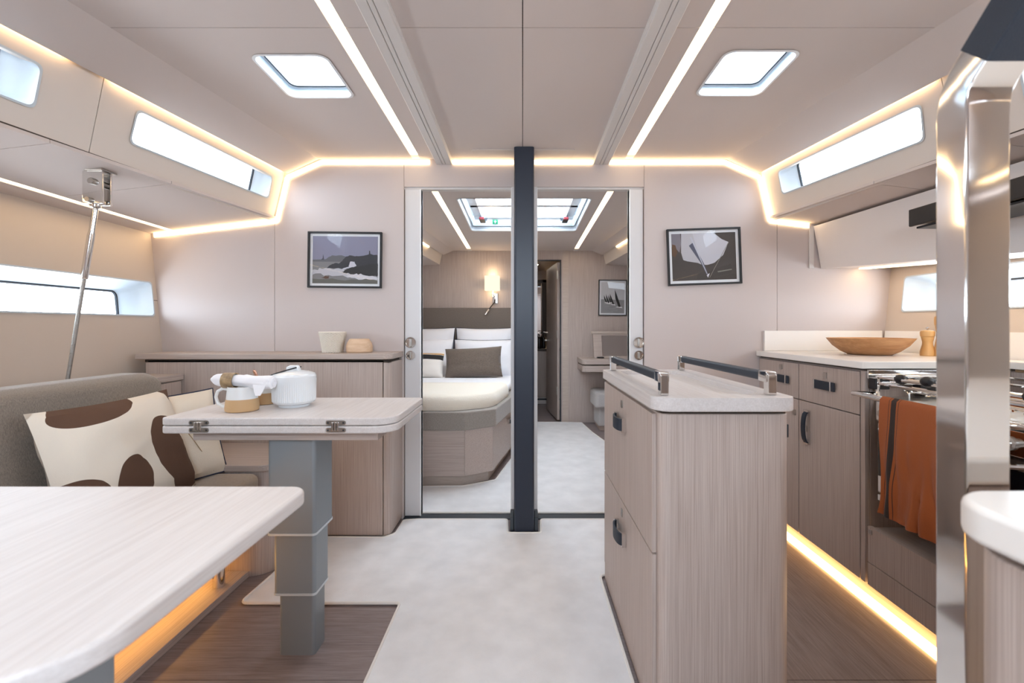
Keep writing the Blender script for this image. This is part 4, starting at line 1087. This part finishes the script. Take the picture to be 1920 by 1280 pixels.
for xk in (CH[0]+.115, -.025, CH[1]-.115):
    ct = part('catch', join(tube([(xk, 4.06, kz(4)+.085), (xk, 4.03, kz(4)+.055), (xk, 3.97, kz(4)+.045), (xk, 3.93, kz(4)+.048)], .014, 10), B(xk-.032, xk+.032, 3.98, 4.07, kz(4)+.062, kz(4)+.088, .004)), M_CATCH, h)
    part('catch_lever', B(xk-.024, xk+.024, 3.86, 3.99, kz(4)+.026, kz(4)+.044, .005), M_BLACK, ct)
    part('catch_tip', B(xk-.020, xk+.020, 3.84, 3.862, kz(4)+.024, kz(4)+.046, .004), M_REDP, ct)
for xk in (CH[0]+.10, -.06):
    part('stay_knob', lathe([(.004, -.03), (.022, -.02), (.024, -.005), (.012, .0)], (xk, 3.42, kz(3.4)+.09), 16), M_REDP, h)
stk = part('exit_sticker', B(-.275, -.225, CH[3]-.0075, CH[3]-.0065, kz(4.1)+.055, kz(4.1)+.095), M_GREEN, h, 'small green emergency exit sticker')
part('arrow_mark', join(B(-.254, -.246, CH[3]-.0085, CH[3]-.0070, kz(4.1)+.060, kz(4.1)+.090), B(-.262, -.238, CH[3]-.0085, CH[3]-.0070, kz(4.1)+.074, kz(4.1)+.081)), M_WHITE, stk)

# back wall of the cabin with the washroom doorway
VX0, VX1, VZ = -.10, .432, 1.822
wb_ = [(-1.74, 0), (-1.74, 1.86), (-1.0, 1.98), (1.0, 1.98), (1.74, 1.86), (1.74, 0), (VX1, 0), (VX1, VZ), (VX0, VZ), (VX0, 0)]
wcb = struct('wall_cabin_front', plate(wb_, [], lambda x, z: (x, YB, z), lambda x, z: (x, YB+.03, z)), M_OAKV, 'oak veneered forward wall of the cabin')
part('joint_strip', B(.505, .512, YB-.002, YB+.001, 0, 1.925), M_OAKS, wcb)
part('joint_strip', B(.448, .504, YB-.004, YB+.001, 0, 1.925), M_OAKS, wcb)
t2r = root('trim_2', 'dark edged washroom door frame', None, (.2, YB, 0), kind='structure')
part('jamb', B(VX1-.012, VX1+.0005, YB-.006, YB+.034, 0, VZ), M_GASKET, t2r)
part('jamb', B(VX0-.0005, VX0+.012, YB-.006, YB+.034, 0, VZ), M_OAKS, t2r)
part('head', B(VX0, VX1, YB-.006, YB+.034, VZ-.010, VZ+.0005), M_GASKET, t2r)
wd = root('door_3', 'oak washroom door standing open beyond the mast', None, (VX1, YB+.04, 0), kind='structure')
hx, hy = .418, YB+.045
ang = Vector((-.085, .70, 0)).normalized(); nrm = Vector((-ang.y, ang.x, 0))
def dl(a, n_, z): v = Vector((hx, hy, 0))+ang*a+nrm*n_; return (v.x, v.y, z)
def dbox(a0, a1, n0, n1, z0, z1): return loft([[dl(a0, n0, z), dl(a1, n0, z), dl(a1, n1, z), dl(a0, n1, z)] for z in (z0, z1)], cap=True)
leaf = part('door_leaf', dbox(0, .70, 0, .028, .02, 1.80), M_OAKV, wd)
part('handle', join(tube([dl(.63, .028, 1.0), dl(.63, .075, 1.0), dl(.53, .075, 1.0)], .008, 8), tube([dl(.63, .028, .90), dl(.63, .06, .90)], .012, 10)), M_CHROME, leaf)
for z in (.35, .985, 1.66):
    part('hinge', dbox(-.012, .012, .020, .036, z-.045, z+.045), M_STEEL, leaf)

# washroom behind the doorway
struct('wall_washroom_front', B(-.75, 1.0, 6.75, 6.79, 0, 2.0), M_OAKV, 'end wall of the washroom')
struct('wall_washroom_left', B(-.62, -.58, YB+.03, 6.75, 0, 2.0), M_OAKV)
struct('wall_washroom_right', B(.95, .99, YB+.03, 6.75, 0, 2.0), M_OAKV)
struct('ceiling_washroom', B(-.62, .99, YB+.03, 6.79, 1.90, 1.94), M_CEIL, 'washroom ceiling')
wl = root('washroom_light', 'small round ceiling light inside the washroom', 'light', (.22, 6.0, 1.89))
part('bezel', lathe([(.05, 0), (.052, .004), (.052, .0095)], (.16, 6.0, 1.89), 24), M_CHROME, wl)
part('diffuser', lathe([(.042, -.003), (.044, 0)], (.16, 6.0, 1.89), 24), emit('washroom_lamp', '#fff0d8', 30), wl)
vn = root('washroom_vanity', 'oak washroom cabinet with dark top seen through the far doorway', 'vanity', (.1, 6.5, 0))
part('body', B(-.575, .60, 6.30, 6.745, .10, .735, .002), M_OAKV, vn)
part('plinth', B(-.575, .60, 6.33, 6.745, 0, .099), M_CUP, vn)
part('plinth_trim', B(-.575, .60, 6.322, 6.332, .055, .075), M_GASKET, vn)
part('top', B(-.575, .61, 6.28, 6.745, .737, .765, .003), M_DARKW, vn)
mr = root('washroom_mirror', 'mirror in a dark wooden frame inside the washroom', 'mirror', (.1, 6.74, .9))
part('glass', B(-.40, .285, 6.728, 6.735, .87, 1.72), M_MIRROR, mr)
part('side_frame', B(.285, .355, 6.66, 6.745, .78, 1.76, .003), M_DARKW, mr)
part('head_frame', B(-.42, .355, 6.66, 6.745, 1.72, 1.76, .003), M_DARKW, mr)
part('light_edge', B(.357, .368, 6.70, 6.745, .78, 1.74), M_LED, mr)
for k, (x, y, hh, lab) in enumerate(((.235, 6.42, .20, 'dark soap bottle on the washroom counter, leftmost'), (.30, 6.48, .22, 'dark pump bottle on the washroom counter, middle'), (.365, 6.40, .24, 'dark pump bottle on the washroom counter beside the door'))):
    b_ = root('soap_bottle', lab, 'bottle', (x, y, .765), group='dark bottles in the washroom')
    part('body', lathe([(.030, 0), (.032, .004), (.032, hh*.62), (.022, hh*.72), (.011, hh*.76), (.011, hh*.82)], (x, y, .7655), 20), M_BOTTLE, b_)
    part('pump', join(lathe([(.005, hh*.82), (.005, hh*.95), (.013, hh*.955), (.013, hh)], (x, y, .7655), 12), B(x-.05, x, y-.006, y+.006, .7655+hh*.95, .7655+hh*.995, .002)), M_BLACK, b_)

# carpet of the cabin
ca2 = root('carpet', 'cream carpet on the forward cabin floor', 'carpet', (0, 4, 0))
cq = rpoly([(-1.68, D+.062), (-1.68, 3.00), (-.40, 3.04), (-.19, 3.16), (-.06, 3.84), (.0, 4.3), (-.02, 5.07), (.44, 5.07), (.655, 5.05), (.70, 4.6), (.80, 4.0), (1.68, 3.3), (1.68, D+.062)], [.02, 0, .02, .03, .02, .02, 0, .02, .02, .05, .02, 0, .02])
part('pile', prism(cq, 'z', .0005, .011, .004), M_CARPET, ca2)
part('edge_binding', tube([(x, y, .009) for x, y in cq], .006, 6, True), M_BIND, ca2)

# bed
bd = root('bed', 'double bed with oak base and grey upholstered surround', 'bed', (-.85, 4.0, 0))
b0 = [(-1.66, 3.035), (-.387, 3.035), (-.207, 3.155), (-.0875, 3.824), (-.04, 4.2), (-.04, 5.02), (-1.66, 5.02)]
def inset(p, d):
    cxp, cyp = -.9, 4.1; return [(x+(d if x < cxp else -d), y+(d if y < cyp else -d)) for x, y in p]
part('toe_kick', prism(inset(b0, .035), 'z', .0, .078), M_OAKS, bd)
# base panels, one for each face
for k in range(5):
    a, c = Vector(b0[k]), Vector(b0[k+1]); d = (c-a).normalized(); n_ = Vector((d.y, -d.x)); n_ = n_ if n_.dot(Vector((-.9, 4.1))-a) > 0 else -n_
    part('base_panel', prism([tuple(a+d*.0008), tuple(c-d*.0008), tuple(c-d*.012+n_*.018), tuple(a+d*.012+n_*.018)], 'z', .077, .384), M_OAKH if k < 2 else M_OAKY, bd)
part('surround', prism(rpoly([(-1.66, 3.015), (-.385, 3.015), (-.185, 3.145), (-.066, 3.83), (-.02, 4.2), (-.02, 5.02), (-1.66, 5.02)], [.01, .03, .03, .1, .1, .01, .01]), 'z', .384, .508, .010), M_GREYU, bd)
ms = rpoly([(-1.62, 3.075), (-.46, 3.075), (-.235, 3.20), (-.125, 3.84), (-.085, 4.2), (-.085, 4.98), (-1.62, 4.98)], [.05, .22, .2, .2, .2, .05, .05], 8)
part('mattress', prism(ms, 'z', .509, .580, .025), M_LINEN, bd, angle=60)
part('headboard', B(-1.66, .10, YB-.075, YB-.002, .30, 1.284, .012), M_HEAD, bd)
strap_handle(part('drawer', loft([[Vector((-.128+q*.178-o*.003, 3.60+q, z)) for q, o in ((0, 0), (.5, 0), (.5, 1), (0, 1))] for z in (.10, .37)], cap=True), M_OAKY, bd), (-.128+.10*.178+.002, 3.70, .315), (.175, .985, 0), (.985, -.175, 0), .12, .032)
# blanket over the foot of the bed
def blanket():
    bm = newbm(); loops = []
    ring = rpoly([(-1.63, 3.045), (-.455, 3.045), (-.205, 3.19), (-.115, 3.70), (-.12, 3.86), (-1.63, 3.86)], [.05, .25, .22, .1, .08, .02], 8)
    cxp, cyp = -.85, 3.45
    for k, (ins, z) in enumerate(((.01, .510), (-.004, .530), (.004, .565), (.035, .594), (.09, .606), (.30, .610))):
        l = []
        for i, (x, y) in enumerate(ring):
            q = noise.noise(Vector((x*7, y*7, k*.4)))*.008
            l.append((x+(cxp-x)*ins*(.6), y+(cyp-y)*ins, z+q*(1 if k > 1 else 0)))
        loops.append(l)
    bm = loft(loops); n = len(ring)
    bm.verts.ensure_lookup_table(); bm.faces.new(bm.verts[-n:]); bmesh.ops.recalc_face_normals(bm, faces=bm.faces[:])
    bmesh.ops.solidify(bm, geom=bm.faces[:], thickness=.005)
    return bm
one('blanket', blanket(), M_CREAM, 'cream ribbed blanket folded over the foot of the bed', 'blanket', angle=80)
# pillows
def bedpillow(x, y, z, w, hgt, t, tilt, rz, m, lab, seed, grp, piping=None):
    o = one('bed_pillow', pillow(w, hgt, t, 18, 3.4, .007, seed), m, lab, 'pillow', grp, loc=(0, 0, 0), angle=80)
    o.location = (x, y, z); o.rotation_euler = (R(tilt), 0, R(rz))
    if piping: part('piping', tube(pillow_edge(w, hgt), .004, 6, True), piping, o)
    return o
G = 'white pillows on the bed'
bedpillow(-1.062, 4.895, .825, .66, .48, .16, -10, 0, M_LINEN, 'white pillow standing at the headboard on the left', 3, G, M_PIPE)
bedpillow(-.405, 4.895, .825, .63, .48, .16, -10, 0, M_LINEN, 'white pillow standing at the headboard below the wall lamp', 4, G, M_PIPE)
bedpillow(-1.066, 4.690, .752, .68, .42, .17, -24, 0, M_LINEN, 'white pillow leaning in front on the left of the bed', 6, G)
bedpillow(-.395, 4.690, .748, .64, .42, .17, -24, 0, M_LINEN, 'white pillow leaning behind the brown cushion', 7, G, M_PIPE)
o = one('bed_cushion', pillow(.56, .31, .14, 18, 3.2, .004, 8), M_BROWNC, 'dark brown woven cushion on the bed', 'cushion', loc=(0, 0, 0), angle=80)
o.location = (-.480, 4.45, .722); o.rotation_euler = (R(-20), R(-3), 0)
M_STR = bands('striped_cushion_cloth', '#e9e2da', 2, [(.045, .095, '#1d1b1c'), (.098, .112, '#b98a54')])
o = one('bed_cushion', pillow(.46, .26, .13, 18, 3.2, .004, 9), M_STR, 'cream cushion with black and gold stripes on the bed', 'cushion', loc=(0, 0, 0), angle=80)
o.location = (-1.0, 4.45, .697); o.rotation_euler = (R(-20), 0, 0)

# wall lamp
lx = -.335; lz = 1.542
wlp = root('wall_lamp', 'small square lit wall lamp with reading arm above the headboard', 'lamp', (lx, YB-.01, 1.43))
part('wall_plate', B(lx-.005, lx+.055, YB-.018, YB-.001, 1.335, 1.445, .004), M_CHROME, wlp)
part('stem', tube([(lx+.02, YB-.018, 1.40), (lx+.02, YB-.07, 1.405), (lx+.01, YB-.09, 1.43), (lx+.005, YB-.09, 1.48)], .007, 8), M_CHROME, wlp)
part('lamp_shade', loft([[(lx+x*q, YB-.09+y*q, z) for x, y in rr(-.082, .082, -.062, .062, .02)] for q, z in ((.97, 1.470), (1, 1.472), (1, 1.628), (.97, 1.630))], cap=True), M_SHADE, wlp)
ra = part('reading_arm', tube([(lx+.025, YB-.03, 1.375), (lx+.02, YB-.06, 1.34), (lx-.01, YB-.09, 1.30), (lx-.035, YB-.11, 1.262)], .006, 8), M_BLACK, wlp)
part('reading_head', tube([(lx-.035, YB-.11, 1.262), (lx-.075, YB-.14, 1.20)], [.010, .013], 12), M_CHROME, ra)
pl = bpy.data.lights.new('wall_lamp_bulb', 'POINT'); pl.energy = .9; pl.color = (1, .74, .45); pl.shadow_soft_size = .03
for dz in (1.665, 1.445):
    po_ = bpy.data.objects.new('wall_lamp_bulb', pl); C.objects.link(po_); po_.parent = wlp; po_.location = (lx-wlp.location.x, -.08, dz-1.43)

# picture in the cabin
reg = [([(0, 0), (1, 0), (1, 1), (0, 1)], ink('#c4c4c8')), ([(0, 0), (1, 0), (1, .43), (0, .45)], ink('#8d8d90'))]
for k in range(12):
    y = .03+.03*k; x = random.uniform(0, .6); reg.append(([(x, y), (x+.35, y+.004), (x+.3, y+.014)], ink('#77777b' if k % 2 else '#a3a3a6')))
for (x, y, hh, w) in ((.12, .33, .26, .15), (.21, .31, .31, .16), (.31, .33, .26, .14), (.375, .27, .36, .20), (.585, .19, .58, .27)):
    reg.append(([(x+w*.15, y+.005), (x+w*1.25, y-.02), (x+w*1.1, y+.02), (x+w*.6, y+.03)], ink('#e4e4e6')))
    reg.append((rpoly([(x, y+hh), (x+w*.42, y+hh*.62), (x+w*.98, y+.02), (x+w*.62, y+.015), (x+w*.10, y+hh*.5)], 0), ink('#26272a')))
picture(1.007, YB, 1.397, .317, .402, .6, 'black-framed photograph of heeling sailboats on the cabin wall', reg, .018)

# dressing table and pouf
dt = root('dressing_table', 'oak dressing table with raised mirror lid on the cabin wall', 'dressing table', (1.1, 4.9, .6))
part('drawer_box', prism(rr(.615, 1.69, 4.70, YB-.003, (.04, 0, 0, 0)), 'z', .605, .670, .004), M_OAKH, dt)
part('top', prism(rr(.610, 1.69, 4.69, YB-.003, (.05, 0, 0, 0)), 'z', .682, .735, .005), M_OAKH, dt)
part('gap', B(.64, 1.68, 4.73, YB-.004, .670, .683), M_BACK, dt)
lid = part('lid_frame', loft([[(.775-.0*q, 4.93+q*.08, .736+q*.26), (1.69, 4.93+q*.08, .736+q*.26), (1.69, 4.955+q*.08, .736+q*.26), (.775, 4.955+q*.08, .736+q*.26)] for q in (0, 1)], cap=True), M_OAKH, dt)
part('lid_edge', B(.76, 1.69, 5.00, 5.05, .995, 1.022, .003), M_OAKS, lid)
part('mirror', loft([[(.865, 4.926+q*.08, .736+q*.26), (1.66, 4.926+q*.08, .736+q*.26), (1.66, 4.9285+q*.08, .736+q*.26), (.865, 4.9285+q*.08, .736+q*.26)] for q in (.08, .93)], cap=True), M_MIRROR, lid)
part('stay', B(.80, .87, 4.86, 4.92, .736, .750, .003), M_BLACK, lid)
pf = root('pouf', 'pale grey upholstered pouf under the dressing table', 'pouf', (.9, 4.6, 0))
part('seat', prism(rr(.745, 1.40, 4.66, 5.06, .04), 'z', .235, .395, .022), M_GREYL, pf)
part('base', prism(rr(.785, 1.36, 4.70, 5.03, .02), 'z', .045, .235, .004), M_GREYL, pf)
part('plinth', B(.80, 1.34, 4.72, 5.01, .0, .045), M_OAKS, pf)
